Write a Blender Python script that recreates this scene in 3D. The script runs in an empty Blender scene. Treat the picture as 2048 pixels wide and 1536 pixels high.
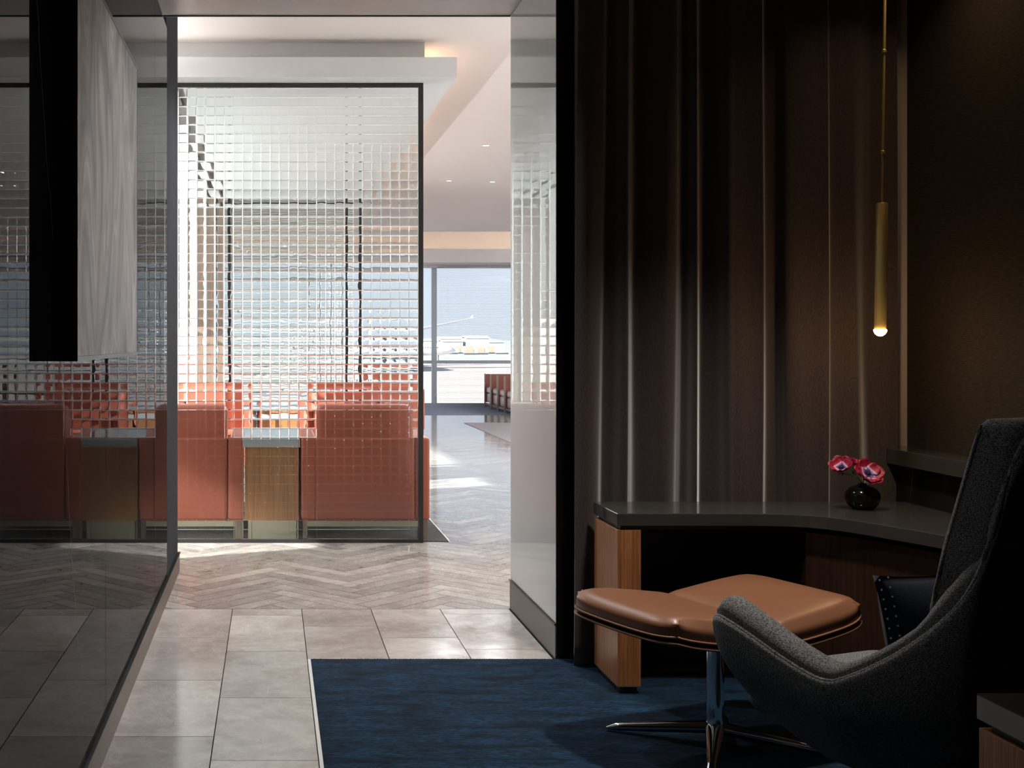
import bpy, bmesh, math, random
from mathutils import Vector, Matrix
import numpy as np

random.seed(7)
S = bpy.context.scene
COL = S.collection
PI = math.pi

# ------------------------------------------------------------------ camera
# focal length 2400 px of a 2048 px wide frame, vanishing point at (543, 682)
F_PX, VX, VY, EYE = 2400.0, 543.0, 682.0, 1.4
cam_d = bpy.data.cameras.new('camera')
cam_d.sensor_width = 36.0
cam_d.lens = 36.0 * F_PX / 2048.0
cam_d.shift_x = (1024 - VX) / 2048.0
cam_d.shift_y = (VY - 768) / 2048.0
cam_d.clip_start = 0.05
cam_d.clip_end = 6000
cam = bpy.data.objects.new('camera', cam_d)
cam.location = (0, 0, EYE)
cam.rotation_euler = (PI / 2, 0, 0)
COL.objects.link(cam)
S.camera = cam

# ------------------------------------------------------------------ world, sun, exposure
W = bpy.data.worlds.new('world')
S.world = W
W.use_nodes = True
wn = W.node_tree
wn.nodes.clear()
_o = wn.nodes.new('ShaderNodeOutputWorld')
_b = wn.nodes.new('ShaderNodeBackground')
_g = wn.nodes.new('ShaderNodeTexCoord')
_s = wn.nodes.new('ShaderNodeSeparateXYZ')
_r = wn.nodes.new('ShaderNodeValToRGB')
_r.color_ramp.elements[0].position = 0.0
_r.color_ramp.elements[0].color = (0.80, 0.87, 0.97, 1)
_r.color_ramp.elements[1].position = 0.55
_r.color_ramp.elements[1].color = (0.52, 0.70, 1.0, 1)
wn.links.new(_g.outputs['Generated'], _s.inputs[0])
wn.links.new(_s.outputs['Z'], _r.inputs[0])
wn.links.new(_r.outputs[0], _b.inputs['Color'])
wn.links.new(_b.outputs[0], _o.inputs['Surface'])
_b.inputs['Strength'].default_value = 0.70

SUN_DIR = Vector((0.912, 0.41, -0.466)).normalized()   # low sun coming in from the left
sun_d = bpy.data.lights.new('sun', 'SUN')
sun_d.energy = 17.0
sun_d.angle = math.radians(0.8)
sun_d.color = (1.0, 0.97, 0.93)
sun = bpy.data.objects.new('sun', sun_d)
sun.rotation_euler = SUN_DIR.to_track_quat('-Z', 'Y').to_euler()
sun.location = (-30, -10, 20)
COL.objects.link(sun)

S.view_settings.view_transform = 'Standard'
S.view_settings.look = 'None'
S.view_settings.gamma = 1.0
S.view_settings.use_curve_mapping = False
S.view_settings.exposure = 0.5
S.cycles.max_bounces = 14
S.cycles.diffuse_bounces = 5
S.cycles.glossy_bounces = 6
S.cycles.transmission_bounces = 12
S.cycles.transparent_max_bounces = 16
S.cycles.sample_clamp_indirect = 6.0


def area_light(name, loc, direction, sx, sy, power, color, spread=PI):
    d = bpy.data.lights.new(name, 'AREA')
    d.shape = 'RECTANGLE'
    d.size, d.size_y = sx, sy
    d.energy = power
    d.color = color
    d.spread = spread
    o = bpy.data.objects.new(name, d)
    o.location = loc
    o.rotation_euler = Vector(direction).to_track_quat('-Z', 'Y').to_euler()
    COL.objects.link(o)
    return o


# ------------------------------------------------------------------ materials
def nodes_of(name):
    m = bpy.data.materials.new(name)
    m.use_nodes = True
    nt = m.node_tree
    p = nt.nodes.get('Principled BSDF')
    return m, nt, p


def mat(name, col, rough=0.5, metal=0.0, spec=0.5, **kw):
    m, nt, p = nodes_of(name)
    p.inputs['Base Color'].default_value = (*col, 1)
    p.inputs['Roughness'].default_value = rough
    p.inputs['Metallic'].default_value = metal
    p.inputs['Specular IOR Level'].default_value = spec
    for k, v in kw.items():
        p.inputs[k.replace('_', ' ')].default_value = v
    return m


def nd(nt, typ, **props):
    n = nt.nodes.new(typ)
    for k, v in props.items():
        setattr(n, k, v)
    return n


def ramp(nt, stops, fac):
    r = nd(nt, 'ShaderNodeValToRGB')
    e = r.color_ramp.elements
    while len(e) < len(stops):
        e.new(0.5)
    for el, (pos, c) in zip(e, stops):
        el.position = pos
        el.color = (*c, 1)
    nt.links.new(fac, r.inputs[0])
    return r.outputs[0]


def coords(nt, scale=(1, 1, 1), kind='pos', rot=(0, 0, 0)):
    if kind == 'pos':
        src = nd(nt, 'ShaderNodeNewGeometry').outputs['Position']
    else:
        src = nd(nt, 'ShaderNodeTexCoord').outputs['Object']
    mp = nd(nt, 'ShaderNodeMapping')
    mp.inputs['Scale'].default_value = scale
    mp.inputs['Rotation'].default_value = rot
    nt.links.new(src, mp.inputs['Vector'])
    return mp.outputs[0]


def noise(nt, vec, scale=5, detail=4, rough=0.5, dist=0.0):
    n = nd(nt, 'ShaderNodeTexNoise')
    n.inputs['Scale'].default_value = scale
    n.inputs['Detail'].default_value = detail
    n.inputs['Roughness'].default_value = rough
    n.inputs['Distortion'].default_value = dist
    nt.links.new(vec, n.inputs['Vector'])
    return n.outputs['Fac']


def bump(nt, p, height, strength=0.2, dist=0.01):
    b = nd(nt, 'ShaderNodeBump')
    b.inputs['Strength'].default_value = strength
    b.inputs['Distance'].default_value = dist
    nt.links.new(height, b.inputs['Height'])
    nt.links.new(b.outputs[0], p.inputs['Normal'])


def mixc(nt, fac, a, b, mode='MIX'):
    m = nd(nt, 'ShaderNodeMix', data_type='RGBA', blend_type=mode)
    if isinstance(fac, (int, float)):
        m.inputs[0].default_value = fac
    else:
        nt.links.new(fac, m.inputs[0])
    for sock, v in ((m.inputs[6], a), (m.inputs[7], b)):
        if isinstance(v, tuple):
            sock.default_value = (*v, 1)
        else:
            nt.links.new(v, sock)
    return m.outputs[2]


def math_n(nt, op, a, b=0.0):
    m = nd(nt, 'ShaderNodeMath', operation=op)
    for s, v in zip(m.inputs, (a, b)):
        if isinstance(v, (int, float)):
            s.default_value = v
        else:
            nt.links.new(v, s)
    return m.outputs[0]


def mat_stone_floor(name, dark, light, rough, bump_s=0.03):
    """polished grey-beige limestone; 'tint' is stored on each piece"""
    m, nt, p = nodes_of(name)
    tint = nd(nt, 'ShaderNodeAttribute', attribute_name='tint')
    pos = nd(nt, 'ShaderNodeNewGeometry').outputs['Position']
    off = nd(nt, 'ShaderNodeVectorMath', operation='MULTIPLY_ADD')
    comb = nd(nt, 'ShaderNodeCombineXYZ')
    nt.links.new(tint.outputs['Fac'], comb.inputs[0])
    nt.links.new(tint.outputs['Fac'], comb.inputs[2])
    nt.links.new(comb.outputs[0], off.inputs[0])
    off.inputs[1].default_value = (37, 37, 37)
    nt.links.new(pos, off.inputs[2])
    v = off.outputs[0]
    n1 = noise(nt, v, 3.0, 8, 0.62, 0.7)
    n2 = noise(nt, v, 22.0, 6, 0.6)
    c = ramp(nt, [(0.34, dark), (0.64, light)], n1)
    c = mixc(nt, 0.25, c, ramp(nt, [(0.35, dark), (0.65, light)], n2))
    vein = noise(nt, v, 2.2, 10, 0.7, 2.2)
    va = math_n(nt, 'ABSOLUTE', math_n(nt, 'SUBTRACT', vein, 0.5))
    vf = ramp(nt, [(0.0, (0.45,) * 3), (0.012, (0,) * 3)], va)
    c = mixc(nt, vf, c, (0.72, 0.68, 0.62))
    bri = math_n(nt, 'MULTIPLY_ADD', tint.outputs['Fac'], 0.42)
    nt.nodes[-1].inputs[2].default_value = 0.79
    br = nd(nt, 'ShaderNodeVectorMath', operation='SCALE')
    nt.links.new(c, br.inputs[0])
    nt.links.new(bri, br.inputs['Scale'])
    nt.links.new(br.outputs[0], p.inputs['Base Color'])
    p.inputs['Roughness'].default_value = rough
    rr = ramp(nt, [(0.3, (rough * 0.75,) * 3), (0.7, (rough * 1.35,) * 3)], n1)
    nt.links.new(rr, p.inputs['Roughness'])
    wv = noise(nt, coords(nt, (1.0, 2.2, 1.0)), 2.6, 2, 0.4)
    bump(nt, p, wv, bump_s, 0.02)
    return m


def mat_wood(name, dark, light, axis='z', rough=0.35, scale=1.0):
    m, nt, p = nodes_of(name)
    sc = {'z': (60, 60, 1.2), 'x': (1.2, 60, 60), 'y': (60, 1.2, 60)}[axis]
    v = coords(nt, tuple(s * scale for s in sc), 'obj')
    n = noise(nt, v, 1.6, 5, 0.6, 0.3)
    c = ramp(nt, [(0.30, dark), (0.68, light)], n)
    fine = noise(nt, coords(nt, tuple(s * 4 * scale for s in sc), 'obj'), 2.0, 3, 0.7)
    c = mixc(nt, ramp(nt, [(0.35, (0.55,) * 3), (0.5, (0,) * 3)], fine), c, tuple(d * 0.4 for d in dark))
    nt.links.new(c, p.inputs['Base Color'])
    p.inputs['Roughness'].default_value = rough
    bump(nt, p, fine, 0.06, 0.002)
    return m


def mat_fabric(name, a, b, scale=(500, 500, 500), rough=0.95, sheen=0.3, bump_s=0.5, kind='pos', blot=0.0):
    m, nt, p = nodes_of(name)
    v = coords(nt, scale, kind)
    n = noise(nt, v, 1.0, 2, 0.6)
    c = ramp(nt, [(0.35, a), (0.68, b)], n)
    if blot:
        bl = noise(nt, coords(nt, (3, 9, 3), kind), 1.6, 5, 0.65)
        c = mixc(nt, ramp(nt, [(0.35, (blot,) * 3), (0.65, (0,) * 3)], bl), c, tuple(x * 0.35 for x in a))
    nt.links.new(c, p.inputs['Base Color'])
    p.inputs['Roughness'].default_value = rough
    p.inputs['Specular IOR Level'].default_value = 0.15
    p.inputs['Sheen Weight'].default_value = sheen
    p.inputs['Sheen Roughness'].default_value = 0.4
    bump(nt, p, n, bump_s, 0.003)
    return m


def mat_gloss_panel(name, base_sock_fn, ior=1.5, tint=0.4, rough=0.0):
    """dark coloured panel under a polished clear surface with a muted mirror"""
    m, nt, p = nodes_of(name)
    base_sock_fn(nt, p)
    p.inputs['Specular IOR Level'].default_value = 0.0
    p.inputs['Roughness'].default_value = 0.7
    g = nd(nt, 'ShaderNodeBsdfGlossy')
    g.inputs['Color'].default_value = (tint, tint, tint * 1.03, 1)
    g.inputs['Roughness'].default_value = rough
    fr = nd(nt, 'ShaderNodeFresnel')
    fr.inputs['IOR'].default_value = ior
    mx = nd(nt, 'ShaderNodeMixShader')
    nt.links.new(fr.outputs[0], mx.inputs[0])
    nt.links.new(p.outputs[0], mx.inputs[1])
    nt.links.new(g.outputs[0], mx.inputs[2])
    nt.links.new(mx.outputs[0], nt.nodes['Material Output'].inputs['Surface'])
    return m


def dark_marble(nt, p):
    pos = coords(nt, (1, 1, 1))
    sep = nd(nt, 'ShaderNodeSeparateXYZ')
    nt.links.new(pos, sep.inputs[0])
    wob = noise(nt, pos, 1.3, 5, 0.6)
    msk = noise(nt, pos, 1.1, 2, 0.5)
    mot = noise(nt, pos, 4.0, 6, 0.6)
    c = ramp(nt, [(0.3, (0.010, 0.0092, 0.0088)), (0.7, (0.022, 0.020, 0.019))], mot)
    for ky, kz, off, lo, st in ((0.62, 0.22, 0.13, 0.42, 0.9), (-0.45, 0.30, 0.57, 0.50, 0.6), (1.10, 0.16, 0.31, 0.55, 0.4)):
        l = math_n(nt, 'ADD', math_n(nt, 'MULTIPLY', sep.outputs[1], ky), math_n(nt, 'MULTIPLY', sep.outputs[2], kz))
        l = math_n(nt, 'ADD', l, math_n(nt, 'MULTIPLY', wob, 0.16))
        l = math_n(nt, 'FRACT', math_n(nt, 'ADD', l, off + 20))
        d = math_n(nt, 'ABSOLUTE', math_n(nt, 'SUBTRACT', l, 0.5))
        v = ramp(nt, [(0.0, (st,) * 3), (0.0022, (0,) * 3)], d)
        k = ramp(nt, [(lo, (0,) * 3), (lo + 0.12, (1,) * 3)], msk)
        v = mixc(nt, 1.0, v, k, 'MULTIPLY')
        c = mixc(nt, v, c, (0.17, 0.16, 0.15))
    nt.links.new(c, p.inputs['Base Color'])


def plain(col):
    def fn(nt, p):
        p.inputs['Base Color'].default_value = (*col, 1)
    return fn


def mat_pane(name, tint=(0.97, 0.99, 1.0)):
    """thin flat window glass"""
    m, nt, p = nodes_of(name)
    nt.nodes.remove(p)
    t = nd(nt, 'ShaderNodeBsdfTransparent')
    t.inputs[0].default_value = (*tint, 1)
    g = nd(nt, 'ShaderNodeBsdfGlossy')
    g.inputs['Roughness'].default_value = 0.0
    fr = nd(nt, 'ShaderNodeFresnel')
    fr.inputs['IOR'].default_value = 1.45
    mx = nd(nt, 'ShaderNodeMixShader')
    nt.links.new(fr.outputs[0], mx.inputs[0])
    nt.links.new(t.outputs[0], mx.inputs[1])
    nt.links.new(g.outputs[0], mx.inputs[2])
    nt.links.new(mx.outputs[0], nt.nodes['Material Output'].inputs['Surface'])
    return m


def mat_emit(name, col, strength):
    m, nt, p = nodes_of(name)
    p.inputs['Base Color'].default_value = (*col, 1)
    p.inputs['Emission Color'].default_value = (*col, 1)
    p.inputs['Emission Strength'].default_value = strength
    return m


M = {}
M['tile'] = mat_stone_floor('polished_limestone_tile', (0.37, 0.325, 0.285), (0.60, 0.56, 0.515), 0.13)
M['plank'] = mat_stone_floor('herringbone_limestone', (0.24, 0.21, 0.185), (0.40, 0.37, 0.335), 0.10, 0.012)
M['plank'].node_tree.nodes['Principled BSDF'].inputs['IOR'].default_value = 1.6
M['grout'] = mat('dark_grout', (0.02, 0.017, 0.015), 0.95, 0, 0.1)
M['marble'] = mat_gloss_panel('polished_dark_marble', dark_marble, 1.5, 0.36)
M['white_gloss'] = mat('white_lacquered_glass', (0.72, 0.735, 0.71), 0.6, 0, 0.0)
M['white_gloss'].node_tree.nodes['Principled BSDF'].inputs['Coat Weight'].default_value = 1.0
M['white_gloss'].node_tree.nodes['Principled BSDF'].inputs['Coat Roughness'].default_value = 0.0
M['white_gloss'].node_tree.nodes['Principled BSDF'].inputs['Coat IOR'].default_value = 1.5
M['soffit'] = mat('taupe_satin_soffit', (0.66, 0.61, 0.58), 0.3)
M['plaster'] = mat('white_ceiling_paint', (0.78, 0.75, 0.72), 0.85, 0, 0.2)
M['plaster_warm'] = mat('warm_white_ceiling_paint', (0.80, 0.74, 0.70), 0.85, 0, 0.2)
M['slab'] = mat('white_slab_paint', (0.70, 0.70, 0.69), 0.8, 0, 0.2)
M['beige'] = mat('beige_cove_paint', (0.75, 0.68, 0.61), 0.8)
M['room_dark'] = mat('dark_brown_paint', (0.03, 0.026, 0.023), 0.8)
M['reveal'] = mat('taupe_paint', (0.50, 0.44, 0.42), 0.7)
M['black_metal'] = mat('black_steel', (0.012, 0.012, 0.013), 0.35, 0.6)
M['frame_metal'] = mat('dark_bronze_steel', (0.035, 0.034, 0.034), 0.35, 0.7)
M['base_metal'] = mat('grey_metal_baseboard', (0.16, 0.155, 0.145), 0.35, 0.6)
M['base_bronze'] = mat('bronze_metal_baseboard', (0.15, 0.115, 0.09), 0.35, 0.7)
M['steel'] = mat('window_aluminium', (0.30, 0.33, 0.37), 0.4, 0.6)
M['chrome'] = mat('polished_chrome', (0.75, 0.78, 0.82), 0.06, 1.0)
M['brass'] = mat('aged_brass', (0.88, 0.66, 0.25), 0.48, 0.78)
M['counter'] = mat('dark_polished_stone_counter', (0.05, 0.047, 0.043), 0.12, 0, 0.5)
M['teak'] = mat_wood('walnut_veneer', (0.26, 0.095, 0.034), (0.52, 0.215, 0.08))
M['teak_dark'] = mat_wood('dark_walnut_veneer', (0.028, 0.011, 0.006), (0.06, 0.024, 0.011))
M['table_wood'] = mat_wood('oak_veneer', (0.27, 0.115, 0.045), (0.45, 0.215, 0.09))
M['black_panel'] = mat('black_modesty_panel', (0.01, 0.01, 0.012), 0.5)
M['wallpaper'] = mat_fabric('woven_dark_wallcovering', (0.012, 0.009, 0.006), (0.05, 0.038, 0.026), (60, 25, 700), 0.8, 0.1, 0.4)
M['grey_weave'] = mat_fabric('grey_woven_wallcovering', (0.03, 0.03, 0.032), (0.08, 0.08, 0.083), (300, 90, 500), 0.95, 0.0, 0.5)
M['grey_weave'].node_tree.nodes['Principled BSDF'].inputs['Specular IOR Level'].default_value = 0.0
M['velvet'] = mat_fabric('brown_velvet', (0.050, 0.038, 0.037), (0.075, 0.056, 0.053), (260, 260, 60), 0.9, 1.0, 0.15)
M['tweed'] = mat_fabric('charcoal_tweed', (0.028, 0.028, 0.029), (0.24, 0.24, 0.235), (200, 200, 380), 0.95, 0.2, 0.9, 'obj')
M['leather'] = mat('brown_leather', (0.20, 0.085, 0.042), 0.38, 0, 0.5)
M['leather_edge'] = mat('brown_leather_welt', (0.26, 0.12, 0.065), 0.45)
M['pillow'] = mat_fabric('navy_velvet', (0.002, 0.003, 0.008), (0.006, 0.012, 0.03), (300, 300, 300), 0.8, 0.3, 0.2)
M['bead'] = mat('silver_thread', (0.4, 0.5, 0.6), 0.3, 0.6)
M['carpet_blue'] = mat_fabric('blue_carpet_pile', (0.001, 0.006, 0.014), (0.014, 0.064, 0.135), (38, 170, 38), 1.0, 0.1, 0.8, 'pos', 0.85)
M['carpet_grey'] = mat_fabric('grey_striped_carpet', (0.015, 0.015, 0.016), (0.075, 0.073, 0.07), (20, 70, 20), 1.0, 0.1, 0.6)
M['carpet_blue_grey'] = mat_fabric('blue_grey_carpet', (0.10, 0.13, 0.19), (0.19, 0.23, 0.31), (30, 90, 30), 1.0, 0.1, 0.4)
M['carpet_taupe'] = mat_fabric('taupe_carpet', (0.17, 0.15, 0.16), (0.23, 0.21, 0.22), (60, 60, 60), 1.0, 0.1, 0.3)
M['white_trim'] = mat('pale_stone_edge_trim', (0.75, 0.73, 0.70), 0.4)
M['orange'] = mat('terracotta_leather', (0.36, 0.092, 0.055), 0.42, 0, 0.4)
M['red_brown'] = mat('red_brown_leather', (0.15, 0.042, 0.030), 0.45, 0, 0.4)
M['glare_leather'] = mat('glare_rose_leather', (0.62, 0.47, 0.44), 0.35, 0, 0.5)  # light reflected by the seat fronts is put into this pale colour
M['stone_top'] = mat('pale_grey_stone_top', (0.42, 0.45, 0.45), 0.1, 0, 0.5)
M['chair_wood'] = mat_wood('taupe_wood', (0.16, 0.11, 0.085), (0.30, 0.22, 0.17))
M['pale_metal'] = mat('pale_brass_plinth', (0.50, 0.46, 0.34), 0.4, 0.3)
M['vase'] = mat('black_glaze', (0.006, 0.006, 0.006), 0.12, 0, 0.5)
M['stem'] = mat('green_stem', (0.03, 0.07, 0.015), 0.6)
M['stamen'] = mat('black_stamen', (0.01, 0.008, 0.015), 0.8)
M['pane'] = mat_pane('clear_window_glass')
M['bulb'] = mat_emit('warm_bulb', (1.0, 0.62, 0.25), 30.0)
M['cove_strip'] = mat_emit('warm_cove_strip', (1.0, 0.60, 0.32), 9.0)
M['cove_soft'] = mat_emit('soft_cove_strip', (1.0, 0.85, 0.72), 4.5)
M['lamp_face'] = mat_emit('lamp_diffuser', (1.0, 0.95, 0.90), 1.6)
M['slat'] = mat('pale_blind_slat', (0.82, 0.84, 0.88), 0.6)
M['apron'] = mat_fabric('concrete_apron', (0.36, 0.305, 0.275), (0.40, 0.345, 0.31), (0.05, 0.05, 0.05), 0.95, 0, 0.0)
M['grass'] = mat('hazy_grass', (0.31, 0.34, 0.27), 1.0)  # distance haze put into the grass colour
M['plane_white'] = mat('white_aircraft_paint', (0.72, 0.74, 0.78), 0.35)
M['plane_dark'] = mat('dark_aircraft_glass', (0.05, 0.06, 0.08), 0.3)
M['plane_red'] = mat('red_paint', (0.6, 0.1, 0.08), 0.5)
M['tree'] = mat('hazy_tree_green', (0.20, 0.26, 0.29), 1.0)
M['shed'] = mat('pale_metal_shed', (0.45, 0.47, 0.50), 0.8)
M['orange_truck'] = mat('faded_orange_paint', (0.42, 0.28, 0.20), 0.7)


def mat_glass(name):
    m, nt, p = nodes_of(name)
    p.inputs['Base Color'].default_value = (0.955, 0.985, 0.965, 1)
    p.inputs['Roughness'].default_value = 0.0
    p.inputs['IOR'].default_value = 1.5
    p.inputs['Transmission Weight'].default_value = 1.0
    return m


M['glass'] = mat_glass('cast_pillow_glass')


def mat_petal(name):
    m, nt, p = nodes_of(name)
    a = nd(nt, 'ShaderNodeAttribute', attribute_name='tint').outputs['Fac']
    c = ramp(nt, [(0.0, (0.05, 0.02, 0.16)), (0.25, (0.22, 0.10, 0.42)), (0.36, (0.70, 0.55, 0.68)), (0.5, (0.42, 0.012, 0.06)), (1.0, (0.26, 0.005, 0.03))], a)
    nt.links.new(c, p.inputs['Base Color'])
    p.inputs['Roughness'].default_value = 0.5
    return m


M['petal'] = mat_petal('magenta_petal')


def mat_art(name):
    """poured-paint look: long drawn-out loops of grey, taupe and white"""
    m, nt, p = nodes_of(name)
    n1 = noise(nt, coords(nt, (1.0, 1.7, 0.62)), 1.9, 1.5, 0.4, 0.7)
    n2 = noise(nt, coords(nt, (1.0, 3.6, 0.75)), 1.5, 5, 0.55, 0.9)
    n3 = noise(nt, coords(nt, (1.0, 2.2, 1.0)), 1.3, 3, 0.5)
    t = math_n(nt, 'ADD', math_n(nt, 'MULTIPLY', n1, 9.0), math_n(nt, 'MULTIPLY', n2, 1.5))
    f = math_n(nt, 'PINGPONG', t, 1.0)
    c = ramp(nt, [(0.0, (0.05, 0.05, 0.054)), (0.10, (0.15, 0.15, 0.155)), (0.40, (0.26, 0.255, 0.26)), (0.62, (0.50, 0.46, 0.43)), (0.80, (0.27, 0.265, 0.265)), (1.0, (0.70, 0.65, 0.61))], f)
    c2 = ramp(nt, [(0.32, (0.11, 0.11, 0.115)), (0.5, (0.46, 0.43, 0.40)), (0.66, (0.20, 0.20, 0.205))], n2)
    c = mixc(nt, ramp(nt, [(0.38, (0.08,) * 3), (0.62, (0.55,) * 3)], n3), c, c2)
    st = noise(nt, coords(nt, (1, 4.5, 0.9)), 2.1, 4, 0.5, 0.8)
    c = mixc(nt, ramp(nt, [(0.70, (0,) * 3), (0.76, (0.6,) * 3)], st), c, (0.42, 0.30, 0.14))
    nt.links.new(c, p.inputs['Base Color'])
    p.inputs['Roughness'].default_value = 0.45
    return m


M['art'] = mat_art('marbled_grey_art')


# ------------------------------------------------------------------ geometry helpers
class MB:
    """collects vertices and faces and links them as one mesh object"""

    def __init__(self):
        self.v, self.f, self.t = [], [], []

    def add(self, verts, faces, tint=0.0):
        o = len(self.v)
        self.v += [tuple(p) for p in verts]
        self.f += [tuple(i + o for i in f) for f in faces]
        self.t += [tint] * len(verts)
        return self

    def box(self, x0, x1, y0, y1, z0, z1, tint=0.0):
        v = [(x, y, z) for x in (x0, x1) for y in (y0, y1) for z in (z0, z1)]
        f = [(0, 1, 3, 2), (4, 6, 7, 5), (0, 4, 5, 1), (2, 3, 7, 6), (0, 2, 6, 4), (1, 5, 7, 3)]
        return self.add(v, f, tint)

    def prism(self, poly, z0, z1, tint=0.0):
        """poly counter-clockwise in plan"""
        n = len(poly)
        v = [(x, y, z0) for x, y in poly] + [(x, y, z1) for x, y in poly]
        f = [tuple(range(n))[::-1], tuple(range(n, 2 * n))]
        f += [(i, (i + 1) % n, (i + 1) % n + n, i + n) for i in range(n)]
        return self.add(v, f, tint)

    def loft(self, rings, closed=True, cap0=False, cap1=False, tint=0.0):
        n = len(rings[0])
        v = [p for r in rings for p in r]
        f = []
        for k in range(len(rings) - 1):
            for i in range(n if closed else n - 1):
                j = (i + 1) % n
                f.append((k * n + i, k * n + j, (k + 1) * n + j, (k + 1) * n + i))
        if cap0:
            f.append(tuple(range(n))[::-1])
        if cap1:
            f.append(tuple(range((len(rings) - 1) * n, len(rings) * n)))
        return self.add(v, f, tint)

    def lathe(self, prof, seg=24, c=(0, 0, 0), cap=True):
        rings = [[(c[0] + r * math.cos(2 * PI * i / seg), c[1] + r * math.sin(2 * PI * i / seg), c[2] + z) for i in range(seg)] for r, z in prof]
        return self.loft(rings, True, cap, cap)

    def tube(self, pts, r, seg=8, cap=True):
        pts = [Vector(p) for p in pts]
        rr = r if isinstance(r, (list, tuple)) else [r] * len(pts)
        rings = []
        up = Vector((0, 0, 1))
        for i, p in enumerate(pts):
            d = (pts[min(i + 1, len(pts) - 1)] - pts[max(i - 1, 0)]).normalized()
            a = up if abs(d.z) < 0.95 else Vector((1, 0, 0))
            s = d.cross(a).normalized()
            u = s.cross(d).normalized()
            rings.append([tuple(p + s * (rr[i] * math.cos(2 * PI * k / seg)) + u * (rr[i] * math.sin(2 * PI * k / seg))) for k in range(seg)])
        return self.loft(rings, True, cap, cap)

    def build(self, name, material, parent=None, smooth=False, bevel=0.0, sub=0, angle=None, segs=2):
        me = bpy.data.meshes.new(name)
        me.from_pydata(self.v, [], self.f)
        if any(self.t):
            at = me.attributes.new('tint', 'FLOAT', 'POINT')
            at.data.foreach_set('value', self.t)
        bm = bmesh.new()
        bm.from_mesh(me)
        bmesh.ops.recalc_face_normals(bm, faces=bm.faces)
        bm.to_mesh(me)
        bm.free()
        if smooth:
            me.polygons.foreach_set('use_smooth', [True] * len(me.polygons))
        if angle is not None:
            me.set_sharp_from_angle(angle=angle)
        me.materials.append(M[material] if isinstance(material, str) else material)
        o = bpy.data.objects.new(name, me)
        COL.objects.link(o)
        if parent is not None:
            o.parent = parent
        if bevel:
            b = o.modifiers.new('bevel', 'BEVEL')
            b.width = bevel
            b.segments = segs
            b.limit_method = 'ANGLE'
            if smooth:
                pass
        if sub:
            s = o.modifiers.new('sub', 'SUBSURF')
            s.levels = s.render_levels = sub
        return o


def empty(name, loc=(0, 0, 0), rz=0.0):
    o = bpy.data.objects.new(name, None)
    o.location = loc
    o.rotation_euler = (0, 0, rz)
    o.empty_display_size = 0.1
    COL.objects.link(o)
    return o


def tag(o, label, cat, group=None):
    o['label'] = label
    o['category'] = cat
    if group:
        o['group'] = group
    return o


def struct(o, label=None, cat=None):
    o['kind'] = 'structure'
    if label:
        o['label'] = label
    if cat:
        o['category'] = cat
    return o


def copy_tree(o, parent=None):
    c = o.copy()
    COL.objects.link(c)
    c.parent = parent
    for ch in o.children:
        copy_tree(ch, c)
    return c


def sbox(name, m, x0, x1, y0, y1, z0, z1, parent=None, bevel=0.0, label=None, cat=None):
    o = MB().box(x0, x1, y0, y1, z0, z1).build(name, m, parent, bevel=bevel)
    if parent is None:
        struct(o, label, cat)
    return o


def catmull(pts, n):
    """n samples of a smooth curve through tuples of any length"""
    P = np.array(pts, float)
    out = []
    m = len(P) - 1
    for k in range(n):
        t = k / (n - 1) * m
        i = min(int(t), m - 1)
        u = t - i
        p0, p1, p2, p3 = P[max(i - 1, 0)], P[i], P[i + 1], P[min(i + 2, m)]
        out.append(tuple(0.5 * ((2 * p1) + (-p0 + p2) * u + (2 * p0 - 5 * p1 + 4 * p2 - p3) * u * u + (-p0 + 3 * p1 - 3 * p2 + p3) * u ** 3)))
    return out


def rounded_block(mb, ring_fn, n=28):
    """stack of rounded-rectangle rings; ring_fn yields (cx, cy, z, hx, hy, r)"""
    rings = []
    for cx, cy, z, hx, hy, r in ring_fn:
        ring = []
        for q, (sx, sy) in enumerate(((1, 1), (-1, 1), (-1, -1), (1, -1))):
            for k in range(n // 4):
                a = PI / 2 * (q + k / (n // 4 - 1))
                ring.append((cx + sx * (hx - r) + r * math.cos(a), cy + sy * (hy - r) + r * math.sin(a), z))
        rings.append(ring)
    mb.loft(rings, True, True, True)
    return mb


def cushion(mb, x0, x1, y0, y1, z0, z1, r=0.03, n=28):
    cx, cy, hx, hy = (x0 + x1) / 2, (y0 + y1) / 2, (x1 - x0) / 2, (y1 - y0) / 2
    rings = []
    for k in range(6):
        a = PI / 2 * k / 5
        rings.append((cx, cy, z0 + r - r * math.cos(a), hx - r + r * math.sin(a), hy - r + r * math.sin(a), r))
    for k in range(6):
        a = PI / 2 * k / 5
        rings.append((cx, cy, z1 - r + r * math.sin(a), hx - r + r * math.cos(a), hy - r + r * math.cos(a), r))
    return rounded_block(mb, rings, n)


# ------------------------------------------------------------------ key planes
XL = -0.565            # left wall face
XR = 1.25              # white panel wall face
Y_TILE = 6.273         # tiles meet herringbone
Y_END = 5.258          # near end of the white wall, start of the blue carpet
Y_LW = 7.30            # far end of the left wall
Y_SCR = 8.337          # glass screen
Z_HEAD = 3.10          # opening head
Z_CEIL = 3.47          # lounge ceiling
Z_SLAB = 3.19          # underside of floating ceiling slab
Y_WIN = 25.7           # window wall
LX0, LX1 = -3.5, 9.0   # lounge side walls

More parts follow.
